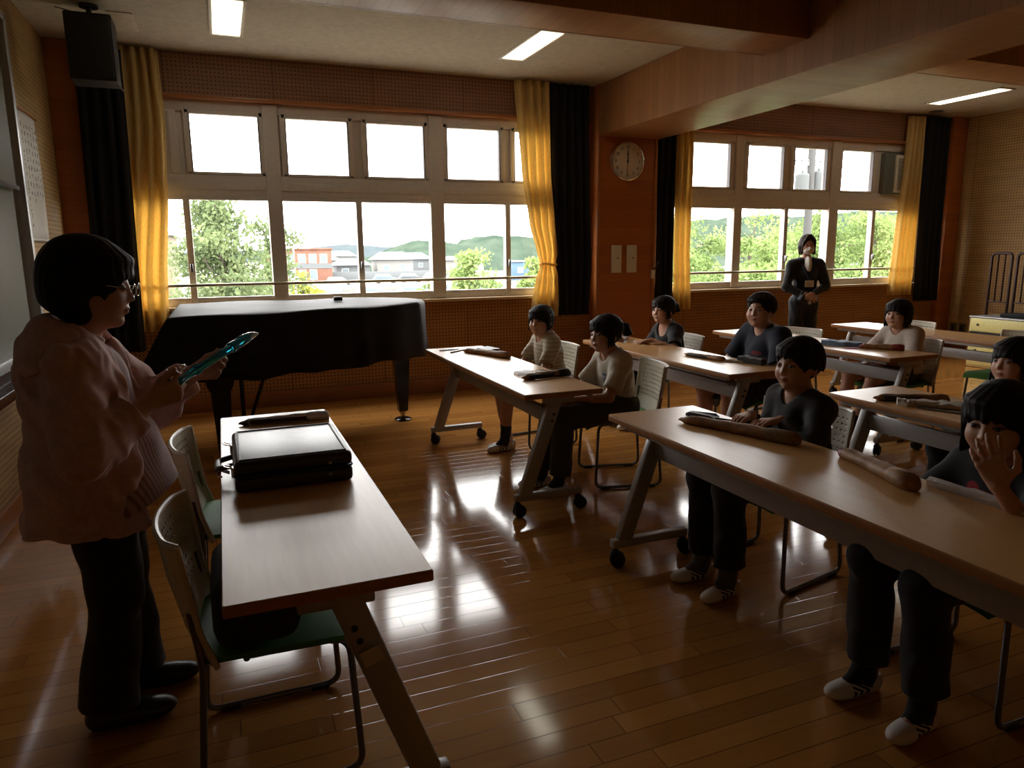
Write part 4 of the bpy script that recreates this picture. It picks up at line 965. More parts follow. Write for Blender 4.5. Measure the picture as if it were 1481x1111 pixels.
def hair(style, Mh, parent, mat, seed=0, vox=.004):
    r = random.Random(seed); lo = (-.26, -.13, -.36) if style in ('pony', 'longpony') else (-.16, -.135, -.22)
    F = Field(lo, (.14, .135, .17), vox)
    def fx(y, z): return -.012+.112*math.sqrt(max(.02, 1-(y/.094)**2-((z-.030)/.108)**2*.55))
    def hp_(fxr, y):                                                        # a point just under the crown surface
        x = -.014+.105*fxr; return (x-.006, y, .031+.097*math.sqrt(max(.02, 1-fxr**2-(y/.092)**2))-.012)
    big = 1.06 if style == 'teacher' else 1.0
    F.el((-.014, 0, .031), (.105*big, .092*big, .097*big), .01)
    F.el((-.020, 0, .052), (.088*big, .080*big, .074*big), .03)
    if style in ('bob', 'woman', 'teacher', 'girlbob'):
        F.el((-.035, 0, -.02), (.080*big, .090*big, .10), .03)
    if style == 'woman':
        for s_ in (-1, 1): F.rc((-.02, s_*.07, -.02), (-.01, s_*.078, -.095), .030, .016, .03)
        F.rc((-.075, -.03, -.03), (-.06, -.03, -.10), .04, .02, .03); F.rc((-.075, .03, -.03), (-.06, .03, -.10), .04, .02, .03)
    if style in ('pony', 'longpony'):
        F.rc((-.09, 0, .035), (-.155, 0, .030), .030, .024, .02)
        L = -.20 if style == 'pony' else -.30
        F.rc((-.158, 0, .03), (-.188, .01, -.07), .025, .036, .02); F.rc((-.188, .01, -.07), (-.165, .02, L), .036, .012, .02)
    if style == 'lowpony':
        F.el((-.05, 0, -.04), (.06, .070, .06), .03); F.rc((-.09, .03, -.06), (-.085, .055, -.16), .026, .014, .02)
    zf = {'short': .052, 'shortup': .075, 'pony': .040, 'longpony': .042, 'lowpony': .035, 'bob': .040, 'girlbob': .038, 'woman': .07, 'teacher': .040, 'long': .034}[style]
    # open the face
    F.el((.115, 0, -.055), (.098, .080, .062+zf), .008, None, True)
    if style in ('short', 'shortup', 'pony', 'longpony', 'long', 'lowpony'):
        for s_ in (-1, 1): F.el((.012, s_*.10, -.045), (.040, .05, .050), .01, None, True)
        F.cut((-.25, 0, -1.0), .062)
    elif style in ('bob', 'girlbob'): F.cut((-.1, 0, -1.0), .098)
    elif style == 'teacher':
        for s_ in (-1, 1): F.el((.035, s_*.095, -.06), (.045, .04, .055), .01, None, True)
        F.cut((-.55, 0, -1.0), .098)
    # fringe
    if style != 'woman':
        N = 15
        for i in range(N):
            y = (-1+2*(i+.5)/N)*.080; z1 = zf+r.uniform(-.010, .006)-.10*abs(y)**1.2*.8; y1 = y*1.02+r.uniform(-.006, .006)
            a = hp_(.40, y*.6); b = (fx(y, .085)-.010, y, min(.080, a[2]-.012)); c = (fx(y1, z1)-.005, y1, z1)
            F.rc(a, b, .012, .010, .018); F.rc(b, c, .010, .0045, .010)
    else:
        for s_ in (-1, 1):
            for i in range(4): F.rc((.05, s_*.01, .118), (.07-.015*i, s_*(.055+.006*i), .06-.02*i), .016, .012, .012)
            F.rc((.06, s_*.06, .05), (.045, s_*.079, -.09), .013, .010, .012)
    if style in ('girlbob', 'bob', 'longpony', 'pony', 'lowpony', 'long'):
        for s_ in (-1, 1):
            for i in range(3): F.rc((.03-.01*i, s_*.082, .05), (.044-.02*i, s_*(.083), -.055-.01*r.random()-(.03 if style in ('bob', 'girlbob') else 0)), .011, .006, .012)
    for i in range(26):                                                     # loose tufts that break the outline
        a = r.uniform(0, 2*PI); el_ = r.uniform(-.4, .35); q = np.array([-.014+.104*math.cos(a)*math.cos(el_), .087*math.sin(a)*math.cos(el_), .034+.100*math.sin(el_)])
        if q[0] > .05 and q[2] < .08: continue
        F.rc(q, q*1.03+np.array([0, 0, -.028]), .008, .004, .010)
    X, Y, Z = F.ax[0][:, None, None], F.ax[1][None, :, None], F.ax[2][None, None, :]; th = np.arctan2(Y, X+.03)
    rr = np.clip(np.sqrt((X+.03)**2+Y**2)/.05, 0, 1); F.d = F.d+(rr*(.0008*np.sin(th*27+3*np.sin(Z*25+th*2)+seed)+.0006*np.sin(th*61+Z*30+2*np.sin(th*5)))).astype(np.float32)
    o = F.build('hair', mat, parent, 1); o.matrix_local = Matrix(Mh.tolist()); return o

def ik(S_, W, l1, l2, pole):
    S_, W = np.asarray(S_, float), np.asarray(W, float); d = W-S_; D = np.linalg.norm(d); D2 = min(D, (l1+l2)*.999); d = d/D
    a = (l1*l1-l2*l2+D2*D2)/(2*D2); h = math.sqrt(max(l1*l1-a*a, 1e-6)); p = np.asarray(pole, float); p = nrm(p-d*(p@d)); return S_+d*a+p*h

# shared indoor shoe (toe towards +x, sole at z = 0)
def shoe_mesh(dark=False, s=1.0):
    F = Field((-.09, -.06, -.01), (.19, .06, .11), .0035)
    F.el((.115, .003, .026), (.062, .041, .030), .02); F.el((.045, 0, .030), (.07, .036, .036), .03); F.el((-.025, 0, .034), (.042, .033, .040), .03)
    F.rc((-.02, 0, .05), (-.02, 0, .075), .034, .036, .02)
    F.rc((-.020, 0, .06), (-.012, 0, .14), .026, .030, .006, True)
    F.cut((0, 0, -1), 0.0); F.cut((-.16, 0, 1), .079)
    t = NT('indoor_shoe_canvas' if not dark else 'dark_shoe'); x, y, z = t.sep(t.obj())
    if not dark:
        ay = t.math('ABSOLUTE', y); u = t.math('ADD', t.math('SUBTRACT', x, t.math('MULTIPLY', z, .8)), t.math('MULTIPLY', t.math('ABSOLUTE', t.math('SUBTRACT', z, .03)), -1.1))
        fr = t.math('FRACT', t.math('DIVIDE', u, .030)); st = t.math('MULTIPLY', t.ramp(fr, .45, .5), t.math('MULTIPLY', t.ramp(x, .0, .001), t.ramp(x, .085, .086, 1, 0)))
        st = t.math('MULTIPLY', st, t.math('MULTIPLY', t.ramp(ay, .018, .019), t.ramp(z, .014, .015)))
        st2 = t.math('MULTIPLY', t.ramp(t.math('ABSOLUTE', t.math('SUBTRACT', z, t.math('ADD', .052, t.math('MULTIPLY', x, -.25)))), .004, .005, 1, 0), t.ramp(x, .02, .021, 1, 0))
        col = t.mix(t.math('MAXIMUM', st, t.math('MULTIPLY', st2, .0)), (.80, .77, .72, 1), (.012, .014, .04, 1)); col = t.mix(t.ramp(z, .010, .012, 1, 0), col, (.48, .45, .40, 1))
        m = t.done(t.bsdf(col, .6))
    else: m = t.done(t.bsdf((.018, .020, .022, 1), .35))
    o = F.build('shoe', m); me = o.data; bpy.data.objects.remove(o); return me
SHOE, SHOE_D = shoe_mesh(), shoe_mesh(True)

def fabric(name, c, rough=.9, stripes=None, marks=None, bump=.12):
    """stripes: (axis, pitch, share, colour); marks: list of (kind, y, z, ry, rz, colour) printed on the chest"""
    t = NT(name); co = t.obj(); xyz = t.sep(co); col = c+(1,)
    n = t.ramp(t.noise(co, 60, 3), .3, .7, .88, 1.1); col = t.mix(1.0, col, t.n('CombineColor', i_0=n, i_1=n, i_2=n), 'MULTIPLY')
    if stripes:
        ax, pitch, share, c2 = stripes; f = t.math('FRACT', t.math('DIVIDE', t.math('ADD', xyz[ax], 5.0), pitch)); col = t.mix(t.ramp(f, share, share+.06, 1, 0), col, c2+(1,))
    for mk in (marks or []):
        kind, y0, z0, ry, rz, c2 = mk
        a = t.math('DIVIDE', t.math('SUBTRACT', xyz[1], y0), ry); b = t.math('DIVIDE', t.math('SUBTRACT', xyz[2], z0), rz)
        if kind == 'oval': q = t.math('SQRT', t.math('ADD', t.math('MULTIPLY', a, a), t.math('MULTIPLY', b, b)))
        else: q = t.math('MAXIMUM', t.math('ABSOLUTE', a), t.math('ABSOLUTE', b))
        m = t.math('MULTIPLY', t.ramp(q, .92, 1.0, 1, 0), t.ramp(xyz[0], .02, .03))
        if kind == 'print': m = t.math('MULTIPLY', m, t.ramp(t.noise(co, 55, 1), .46, .54))
        if kind == 'text':
            u = t.math('FRACT', t.math('MULTIPLY', a, 5.5)); w = t.math('FRACT', t.math('MULTIPLY', b, 1.5))
            m = t.math('MULTIPLY', m, t.math('MULTIPLY', t.ramp(u, .25, .3), t.math('MULTIPLY', t.ramp(w, .25, .3), t.ramp(t.noise(co, 160, 0), .42, .5))))
        col = t.mix(m, col, c2+(1,))
    return t.done(t.bsdf(col, rough, 0, t.bump(t.noise(co, 220, 2), bump, .002), Sheen_Weight=.15))

def figure(lab, loc, rz, P, Ct, Nb, Hc, hyaw, hpitch, hs, sw, sz, arms, legs, sc=1.0, bw=1.0, top=None, bottom=None, hairs=None, skin='skin_kid', shoe=SHOE, shoe_s=.9, sock=None, belly=0.0, fat=0.0, vox=.0042, hand_s=.85, extra=None, ears=True, hroll=0, jl=(.235, .205), armr=(.038, .031, .022)):
    """one seated or standing person. Local frame: faces +x, left is +y, floor z = 0.
    arms: (wrist, pole, hand d, n, t, curl[, kw]) for left (+y) then right; legs: (hip, knee, ankle, footyaw, toe_lift) likewise"""
    root = thing('person', lab, 'person', (loc[0], loc[1], 0), rz)
    P, Ct, Nb, Hc = (np.asarray(q, float) for q in (P, Ct, Nb, Hc)); Mh = head_matrix(Hc, hyaw, hpitch, hs, hroll)
    S_ = [np.array([Ct[0]*.4+Nb[0]*.6, s_*sw, sz]) for s_ in (1, -1)]; El = []
    for i, a in enumerate(arms): El.append(np.asarray(a[7], float) if len(a) > 7 else ik(S_[i], a[0], jl[0], jl[1], a[1]))
    pts = [P, Ct, Nb, Hc]+S_+El+[np.asarray(a[0], float) for a in arms]+[np.asarray(q, float) for l in legs for q in l[:3]]
    lo = np.min(pts, 0)-np.array([.26, .22, .12]); hi = np.max(pts, 0)+np.array([.26, .22, .20]); lo[2] = max(lo[2], -.01)
    def torso(F, e, k=.05):
        F.el(P, np.array((.100+belly*.4+e, .132*bw+e, .105+e)), k); m = P*.5+Ct*.5; F.el(m+np.array([belly*.5, 0, 0]), np.array((.086+belly+e, .116*bw+belly*.5+e, .115+e)), k)
        F.el(Ct, np.array((.088*min(bw, 1.15)+e, .126*bw+e, .120+e)), k)
        F.rc(S_[0]*.86+Nb*.14, S_[1]*.86+Nb*.14, .042+e, .042+e, k)
        for q in S_: F.rc(q+np.array([0, 0, -.005]), Nb+np.array([0, 0, .012]), .040+e, .036+e, .04)
    def thighs(F, e, k=.03, f=1.0):
        for hp_, kn, an, *_ in legs:
            F.rc(hp_, kn, (.076*sc*math.sqrt(bw)+e), (.052*sc*math.sqrt(bw)+e), k)
    def shins(F, e, e2, k=.02, end=1.0, flat=False):
        for hp_, kn, an, *_ in legs:
            kn, an = np.asarray(kn, float), np.asarray(an, float); F.rc(kn, kn+(an-kn)*end, .050*sc*math.sqrt(bw)+e, (.034+(.014*(1-end)))*sc*math.sqrt(bw)+e2, k, False, flat)
    # --- body: one continuous surface
    F = Field(lo, hi, vox); torso(F, -.004); thighs(F, -.003); shins(F, 0, 0)
    for hp_, kn, an, *_ in legs: F.rc(np.asarray(kn)*.72+np.asarray(an)*.28+np.array([-.012*sc, 0, 0]), np.asarray(kn)*.45+np.asarray(an)*.55, .040*sc*math.sqrt(bw), .032*sc*math.sqrt(bw), .03)
    for hp_, kn, an, fy, *_ in legs: F.rc(an, np.asarray(an)+np.array([math.cos(fy), math.sin(fy), 0])*.09*sc-np.array([0, 0, .052*sc]), .030*sc, .018*sc, .02)
    nb2 = (Mh @ np.array([-.018, 0, -.075, 1]))[:3]; F.rc(Nb-np.array([0, 0, .03]), nb2, .050*sc*bw**.5, .045*hs*bw**.3, .03)
    add_head(F, Mh, hs, fat, ears)
    for i, a in enumerate(arms):
        W = np.asarray(a[0], float); b_ = math.sqrt(bw)
        F.rc(S_[i], El[i], armr[0]*b_, armr[1]*b_, .03); F.rc(El[i], W, (armr[1]+.002)*b_, armr[2]*b_**.5, .02)
        kw = a[6] if len(a) > 6 else {}
        if a[2] is not None: add_hand(F, W, a[2], a[3], a[4], hand_s, a[5], **kw)
    F.build('body', M[skin], root, 1, np.linalg.inv(Mh))
    # --- top
    if top:
        F = Field(lo, hi, top.get('vox', .006)); e = top.get('e', .010); torso(F, e)
        if top.get('hem_legs'): thighs(F, e+.006)
        sl = top.get('sleeve', .62)
        for i, a in enumerate(arms):
            W = np.asarray(a[0], float); b_ = math.sqrt(bw); ee = e+top.get('loose', .006)
            if sl <= 1: F.rc(S_[i], S_[i]+(El[i]-S_[i])*sl, armr[0]*b_+ee*.9, (armr[0]+(armr[1]-armr[0])*sl)*b_+ee+.010, .03, False, True)
            else: F.rc(S_[i], El[i], armr[0]*b_+ee, armr[1]*b_+ee+.002, .03); F.rc(El[i], El[i]+(W-El[i])*(sl-1), armr[1]*b_+ee, armr[2]*b_+ee*.95, .02, False, True)
        if top.get('pre'): top['pre'](F)
        F.wrinkle(top.get('wr', .0042), top.get('wf', 26), top.get('seed', 1))
        if top.get('neck', 1): F.rc(Nb+np.array([top.get('nx', .012), 0, top.get('nz', -.012)]), nb2+np.array([.01, 0, .06]), top.get('nr', .058)*sc, .075*sc, .010, True)
        F.cut((top.get('hx', 0), 0, -1), -top['hem'])
        if top.get('post'): top['post'](F)
        F.build(top.get('name', 't_shirt'), top['mat'], root, 1)
    if bottom:
        F = Field(lo, hi, .006); e = .012; F.el(P, np.array((.100+belly*.4+e, .132*bw+e, .105+e)), .03); thighs(F, e+.003)
        if bottom.get('len', 1) > 0: 
            for hp_, kn, an, *_ in legs: F.rc(np.asarray(hp_), np.asarray(kn), .076*sc*math.sqrt(bw)+e, .056*sc*math.sqrt(bw)+e, .02)
            shins(F, e+.004, e+bottom.get('flare', .010), .02, bottom.get('len', .92), True)
        else:
            F = Field(lo, hi, .006); F.el(P, np.array((.100+belly*.4+e, .132*bw+e, .105+e)), .03)
            for hp_, kn, an, *_ in legs: hp_, kn = np.asarray(hp_, float), np.asarray(kn, float); F.rc(hp_, hp_+(kn-hp_)*bottom.get('short', .8), .078*sc*math.sqrt(bw)+e, .068*sc*math.sqrt(bw)+e+.006, .03, False, True)
        F.wrinkle(.0042, 28, 5)
        F.cut((0, 0, 1), bottom['waist'])
        F.build(bottom.get('name', 'trousers'), bottom['mat'], root, 1)
    for (hp_, kn, an, fy, *r_) in legs:
        an, kn = np.asarray(an, float), np.asarray(kn, float); lift = r_[0] if r_ else 0
        o = bpy.data.objects.new('shoe', shoe); COL.objects.link(o); o.parent = root; o.location = (an[0], an[1], .0005); o.scale = (shoe_s,)*3; o.rotation_euler = (0, lift, fy)
        if sock is not None:
            F = Field(an-.09, an+np.array([.09, .09, .16]), .005); fd_ = np.array([math.cos(fy), math.sin(fy), 0]); F.rc(an+fd_*.005, an+fd_*.075-np.array([0, 0, .046]), .036, .022, .01); F.rc(an+np.array([.01, 0, -.03]), an+(kn-an)*.28, .037*sc*math.sqrt(bw), .040*sc*math.sqrt(bw)+.002, .01, False, True); F.wrinkle(.0012, 60, 3, 1.5); F.build('sock', sock, root, 1)
    if hairs: hair(hairs[0], Mh, root, M[hairs[1]], hairs[2])
    if extra: extra(root, Mh, dict(S=S_, E=El))
    return root

def seat_legs(kx=.33, ky=.10, kz=.475, ax=.33, ay=.085, az=.085, fy=.1, lift=0, hx=-.09, other=None):
    o = other or {}
    g = lambda k, v: o.get(k, v)
    return [((hx, .075, .50), (kx, ky, kz), (ax, ay, az), fy, lift), ((hx, -.075, .50), (g('kx', kx), g('ky', -ky), g('kz', kz)), (g('ax', ax), g('ay', -ay), g('az', az)), g('fy', -fy), g('lift', lift))]
def lap(x=.17, y=.06, z=.585):
    return [((x, y, z), (-.4, .8, -.3), (.9, -.25, -.25), (0, -.25, -1), (.1, -1, .0), (.35, .4, .45, .5)), ((x, -y, z), (-.4, -.8, -.3), (.9, .25, -.25), (0, .25, -1), (.1, 1, .0), (.35, .4, .45, .5))]
KID = dict(P=(-.10, 0, .525), Ct=(-.065, 0, .715), Nb=(-.045, 0, .825), sw=.118, sz=.787)
M['dark_sock'] = fabric('dark_sock_knit', (.022, .022, .030)); M['blackpants'] = fabric('black_trouser_cloth', (.010, .010, .012)); 
M['greypants'] = fabric('grey_green_trouser_cloth', (.055, .058, .048)); M['blackshort'] = fabric('black_shorts_cloth', (.012, .013, .017))
# girl in cream striped top
figure('seated girl with straight fringe in a cream striped top beside the piano', (2.16, 4.80), PI, Hc=(-.01, 0, .935), hyaw=.60, hpitch=.02, hs=.95, arms=lap(.20, .05, .57), legs=seat_legs(.30, .075, .475, .30, .055, .085, .1, 0, other=dict(ax=.27, ay=.02)),
       top=dict(mat=fabric('cream_striped_jersey', (.62, .56, .42), stripes=(2, .030, .30, (.48, .40, .26))), sleeve=.75, hem=.50, seed=3, loose=.006), bottom=dict(mat=M['blackshort'], name='shorts', len=0, waist=.60, short=.72), hairs=('lowpony', 'hair', 1), sock=M['dark_sock'], **KID)
# ponytail girl in white printed T-shirt
figure('seated ponytail girl in a white T-shirt with chest print and grey trousers', (2.14, 3.78), PI, Hc=(.0, 0, .945), hyaw=.14, hpitch=.06, hs=.97, arms=lap(.22, .035, .565), legs=seat_legs(.33, .09, .475, .335, .06, .085, .05, 0, other=dict(ax=.37, ay=-.12, fy=-.1)),
       top=dict(mat=fabric('white_printed_jersey', (.66, .60, .50), marks=[('rect', .055, .685, .030, .036, (.10, .16, .22)), ('print', .055, .690, .028, .034, (.78, .85, .95)), ('rect', .055, .655, .030, .006, (.75, .80, .90)), ('text', -.02, .67, .03, .022, (.05, .05, .07))]), sleeve=.80, hem=.515, seed=7, loose=.008), bottom=dict(mat=M['greypants'], waist=.60, len=.90, flare=.020), hairs=('longpony', 'hair', 2), sock=M['dark_sock'], **KID)
# ponytail girl in black
def hand_on_table(y, x=.20, z=.728, s_=1): return ((x, y, z), (-.3, s_*.9, -.4), (.9, -s_*.35, -.05), (0, 0, -1), (.2, -s_*1, 0), (.25, .3, .3, .35))
A_ = lap(); figure('seated ponytail girl in a black V neck top near the wooden pillar', (3.37, 5.00), PI, Hc=(.0, 0, .955), hyaw=.24, hpitch=.03, hs=.95, arms=[hand_on_table(.10, .17), A_[1]], legs=seat_legs(.31, .085, .475, .31, .07, .085),
       top=dict(mat=fabric('black_jersey', (.006, .007, .009)), sleeve=.8, hem=.50, seed=9, nr=.066, nz=-.030, nx=.03), bottom=dict(mat=M['blackpants'], waist=.60), hairs=('pony', 'hair', 3), sock=M['dark_sock'], **KID)
# big boy in navy
figure('big seated boy in a navy T-shirt and black shorts at the second-row table', (3.50, 3.99), PI, P=(-.10, 0, .545), Ct=(-.06, 0, .76), Nb=(-.04, 0, .893), sw=.155, sz=.855, Hc=(.0, 0, 1.022), hyaw=.34, hpitch=.02, hs=1.02, arms=lap(.20, .10, .585), jl=(.26, .23), armr=(.045, .038, .028),
       legs=seat_legs(.36, .15, .485, .33, .12, .09, .2, 0, other=dict(ky=-.13)), bw=1.34, belly=.035, fat=.010,
       top=dict(mat=fabric('navy_printed_jersey', (.006, .009, .024), marks=[('oval', .035, .73, .045, .016, (.16, .012, .02)), ('oval', .055, .675, .016, .020, (.45, .55, .48)), ('rect', .085, .655, .010, .035, (.32, .30, .22))]), sleeve=.85, hem=.50, seed=12, loose=.014), bottom=dict(mat=M['blackshort'], name='shorts', len=0, waist=.62, short=.86), hairs=('shortup', 'hair', 4), sock=M['dark_sock'])
# boy in the charcoal sweater
figure('seated boy in a charcoal long sleeved sweater at the front table', (2.26, 2.33), PI, Hc=(.0, 0, .955), hyaw=.12, hpitch=.02, hs=.98, arms=[((.115, .045, .737), (-.4, .9, -.15), (.95, -.25, -.03), (0, 0, -1), (-.2, -1, 0), (.22, .25, .3, .35)), ((.15, -.10, .735), (-.6, -.3, -.8), (.9, .25, -.03), (0, 0, -1), (.2, 1, 0), (.2, .25, .3, .35))],
       legs=seat_legs(.38, .06, .48, .36, .06, .085, .15, 0, other=dict(ky=-.11, ay=-.12, fy=-.1)), P=(-.07, 0, .525), Ct=(-.03, 0, .715), Nb=(-.02, 0, .825), sw=.120, sz=.790,
       top=dict(mat=fabric('charcoal_knit', (.022, .020, .022), bump=.3), sleeve=1.92, hem=.49, seed=15, loose=.006, name='sweater', wr=.0045), bottom=dict(mat=M['blackpants'], waist=.60, len=.88, flare=.018), hairs=('short', 'hair', 5), sock=fabric('grey_sock_knit', (.09, .085, .08)))
# boy in white and pink
figure('seated boy with bowl haircut in a white shirt with pinkish sleeves, third row', (4.85, 4.00), PI, Hc=(.0, 0, .935), hyaw=.18, hpitch=-.02, hs=.96, arms=lap(.20, .07, .575), legs=seat_legs(.35, .12, .475, .46, .07, .085, 0, 0, other=dict(ky=-.10, ax=.44)),
       top=dict(mat=fabric('white_pink_jersey', (.64, .56, .50), marks=[('rect', .0, .70, .07, .30, (.66, .62, .55))], stripes=(1, .5, .001, (.5, .4, .4))), sleeve=.88, hem=.49, seed=18, loose=.010, hem_legs=True, e=.012), bottom=dict(mat=fabric('dark_plaid_shorts', (.05, .022, .022)), name='shorts', len=0, waist=.60, short=.80), hairs=('bob', 'hair', 6), sock=M['dark_sock'], **KID)
# child in the grey jacket
figure('seated child with bobbed hair in a grey jacket at the right edge', (3.54, 2.24), PI, Hc=(.02, 0, .895), hyaw=-.12, hpitch=-.02, hs=.98, arms=lap(.17, .09, .60), legs=seat_legs(.33, .09, .475, .33, .07, .085), P=(-.10, 0, .52), Ct=(-.06, 0, .66), Nb=(-.035, 0, .755), sw=.125, sz=.720,
       top=dict(mat=fabric('grey_jacket_cloth', (.085, .090, .10)), sleeve=1.95, hem=.46, seed=21, loose=.014, e=.015, name='jacket', wr=.005, nr=.062, pre=lambda F: F.rc((-.12, -.05, .78), (-.12, .05, .78), .045, .045, .03)), bottom=dict(mat=M['blackpants'], waist=.58), hairs=('girlbob', 'hair', 7), sock=M['dark_sock'])
# child covering the mouth
def thumbkw(): return dict(thumb=(.55, .95, .10), thumb2=(.95, .35, .05), spread=.20)
B_ = lap(.16, .08, .60)
figure('seated child in a black printed T-shirt covering the mouth with one hand', (2.20, 1.41), PI, Hc=(.02, 0, .915), hyaw=.20, hpitch=.12, hs=1.02, arms=[((.165, .115, .765), (.1, .5, -.8), (.10, -.42, .95), (-.9, -.40, -.1), (.1, .9, .45), (.10, .12, .15, .18), thumbkw()), B_[1]], jl=(.21, .18),
       legs=seat_legs(.36, .07, .48, .32, .07, .085, .1, 0, other=dict(ky=-.12, ay=-.14)), P=(-.09, 0, .52), Ct=(-.05, 0, .69), Nb=(-.025, 0, .79), sw=.118, sz=.752, hand_s=.92, vox=.0038,
       top=dict(mat=fabric('black_printed_jersey', (.012, .011, .013), marks=[('oval', -.045, .70, .022, .022, (.42, .02, .03)), ('rect', .03, .685, .060, .018, (.13, .008, .012)), ('text', .02, .645, .075, .030, (.40, .40, .40))]), sleeve=.85, hem=.49, seed=24, loose=.008), bottom=dict(mat=M['blackpants'], waist=.60, len=.88, flare=.018), hairs=('girlbob', 'hair', 8), sock=M['blackpants'])

# ------------------------------------------------------------------ standing adults
def stand_legs(yl=.085, yr=-.085, hz=.76, hx=-.0, fl=(.02, .12), fr=(.02, -.05), az=.095):
    return [((hx, .075, hz), (hx+.015, .080+(yl-.08)*.5, .43), (fl[0]-.02, yl, az), fl[1], 0), ((hx, -.075, hz), (hx+.015, -.080+(yr+.08)*.5, .43), (fr[0]-.02, yr, az), fr[1], 0)]
# woman by the right window
def woman_extra(root, Mh, k):
    msk = Field((.02, -.09, -.13), (.13, .09, .01), .0035); msk.el((.060, 0, -.050), (.052, .062, .050), .01); msk.el((.105, 0, -.03), (.02, .014, .025), .02); msk.cut((.0, 0, 1), -.012); msk.cut((-1, 0, 0), -.03); msk.wrinkle(.0012, 90, 2)
    o = msk.build('face_mask', M['paper'], root); o.matrix_local = Matrix(Mh.tolist())
    la = MB(); la.tube([(-.02, .085, 1.335), (.06, .07, 1.27), (.115, .03, 1.14), (.125, .0, 1.085)], .004, 6); la.tube([(-.02, -.085, 1.335), (.06, -.07, 1.27), (.115, -.03, 1.14), (.125, .0, 1.085)], .004, 6); la.build('lanyard', plain('blue_ribbon', (.02, .04, .14), .6), root)
    cd = MB(); cd.box((.132, -.0, 1.045), (.004, .105, .075), .001); c = cd.build('name_card', M['paper'], root)
    tx = MB(); 
    for i in range(3): tx.box((.135, -.005+.012*(i-1), 1.055-.016*i), (.001, .05-.01*i, .006))
    tx.build('card_print', M['ink'], c, 0)
    bg2 = MB(); bg2.box((.19, -.06, .86), (.10, .16, .09), .03, Matrix.Rotation(-.5, 3, 'X'), seg=3); bg2.tube(arc_path([(.19, -.12, .9), (.19, -.10, .97), (.19, -.02, .95), (.19, -.01, .90)], .03), .008, 8); bg2.build('held_pouch', M['bag'], root)
    MB().lathe([(0, 0), (.022, 0), (.022, .006), (0, .008)], (.245, -.03, .835), (1, 0, 0), 14).build('pouch_button', M['steel'], root)
    inn = Field((-.02, -.09, 1.10), (.16, .09, 1.40), .006); inn.el((.045, 0, 1.26), (.080, .042, .10), .01); inn.cut((1, 0, .55), .79); inn.wrinkle(.002, 40, 2); inn.build('inner_top', M['innertop'], root)
M['innertop'] = fabric('pale_knit_top', (.62, .60, .54))
def vneck(F): F.rc((.13, 0, 1.36), (.14, 0, 1.10), .060, .006, .004, True)
figure('standing woman in a black cardigan with white mask and name card by the right window', (6.40, 6.58), math.radians(-112), P=(0, 0, .84), Ct=(.0, 0, 1.13), Nb=(-.01, 0, 1.315), Hc=(.01, 0, 1.485), hyaw=-.08, hpitch=.12, hs=.98, sw=.165, sz=1.265, skin='skin_adult', bw=1.08,
       arms=[((.17, .03, .925), (-.3, .9, -.2), (.65, -.55, -.25), (-.5, -.3, -.3), (.3, .0, 1.0), (.5, .5, .55, .6)), ((.15, -.045, .905), (-.3, -.9, -.2), (.7, .45, -.25), (-.5, .3, -.3), (.3, .0, 1.0), (.5, .5, .55, .6))], jl=(.27, .24), legs=stand_legs(hz=.82), sc=1.0, hand_s=.95, shoe=SHOE_D, shoe_s=1.0,
       top=dict(mat=fabric('black_cardigan_knit', (.006, .006, .008)), sleeve=1.95, hem=.70, name='cardigan', loose=.006, e=.012, wr=.005, seed=31, post=vneck), bottom=dict(mat=M['blackpants'], waist=1.0, len=.92, flare=.060), hairs=('woman', 'hair_brown', 9), extra=woman_extra, ears=False)

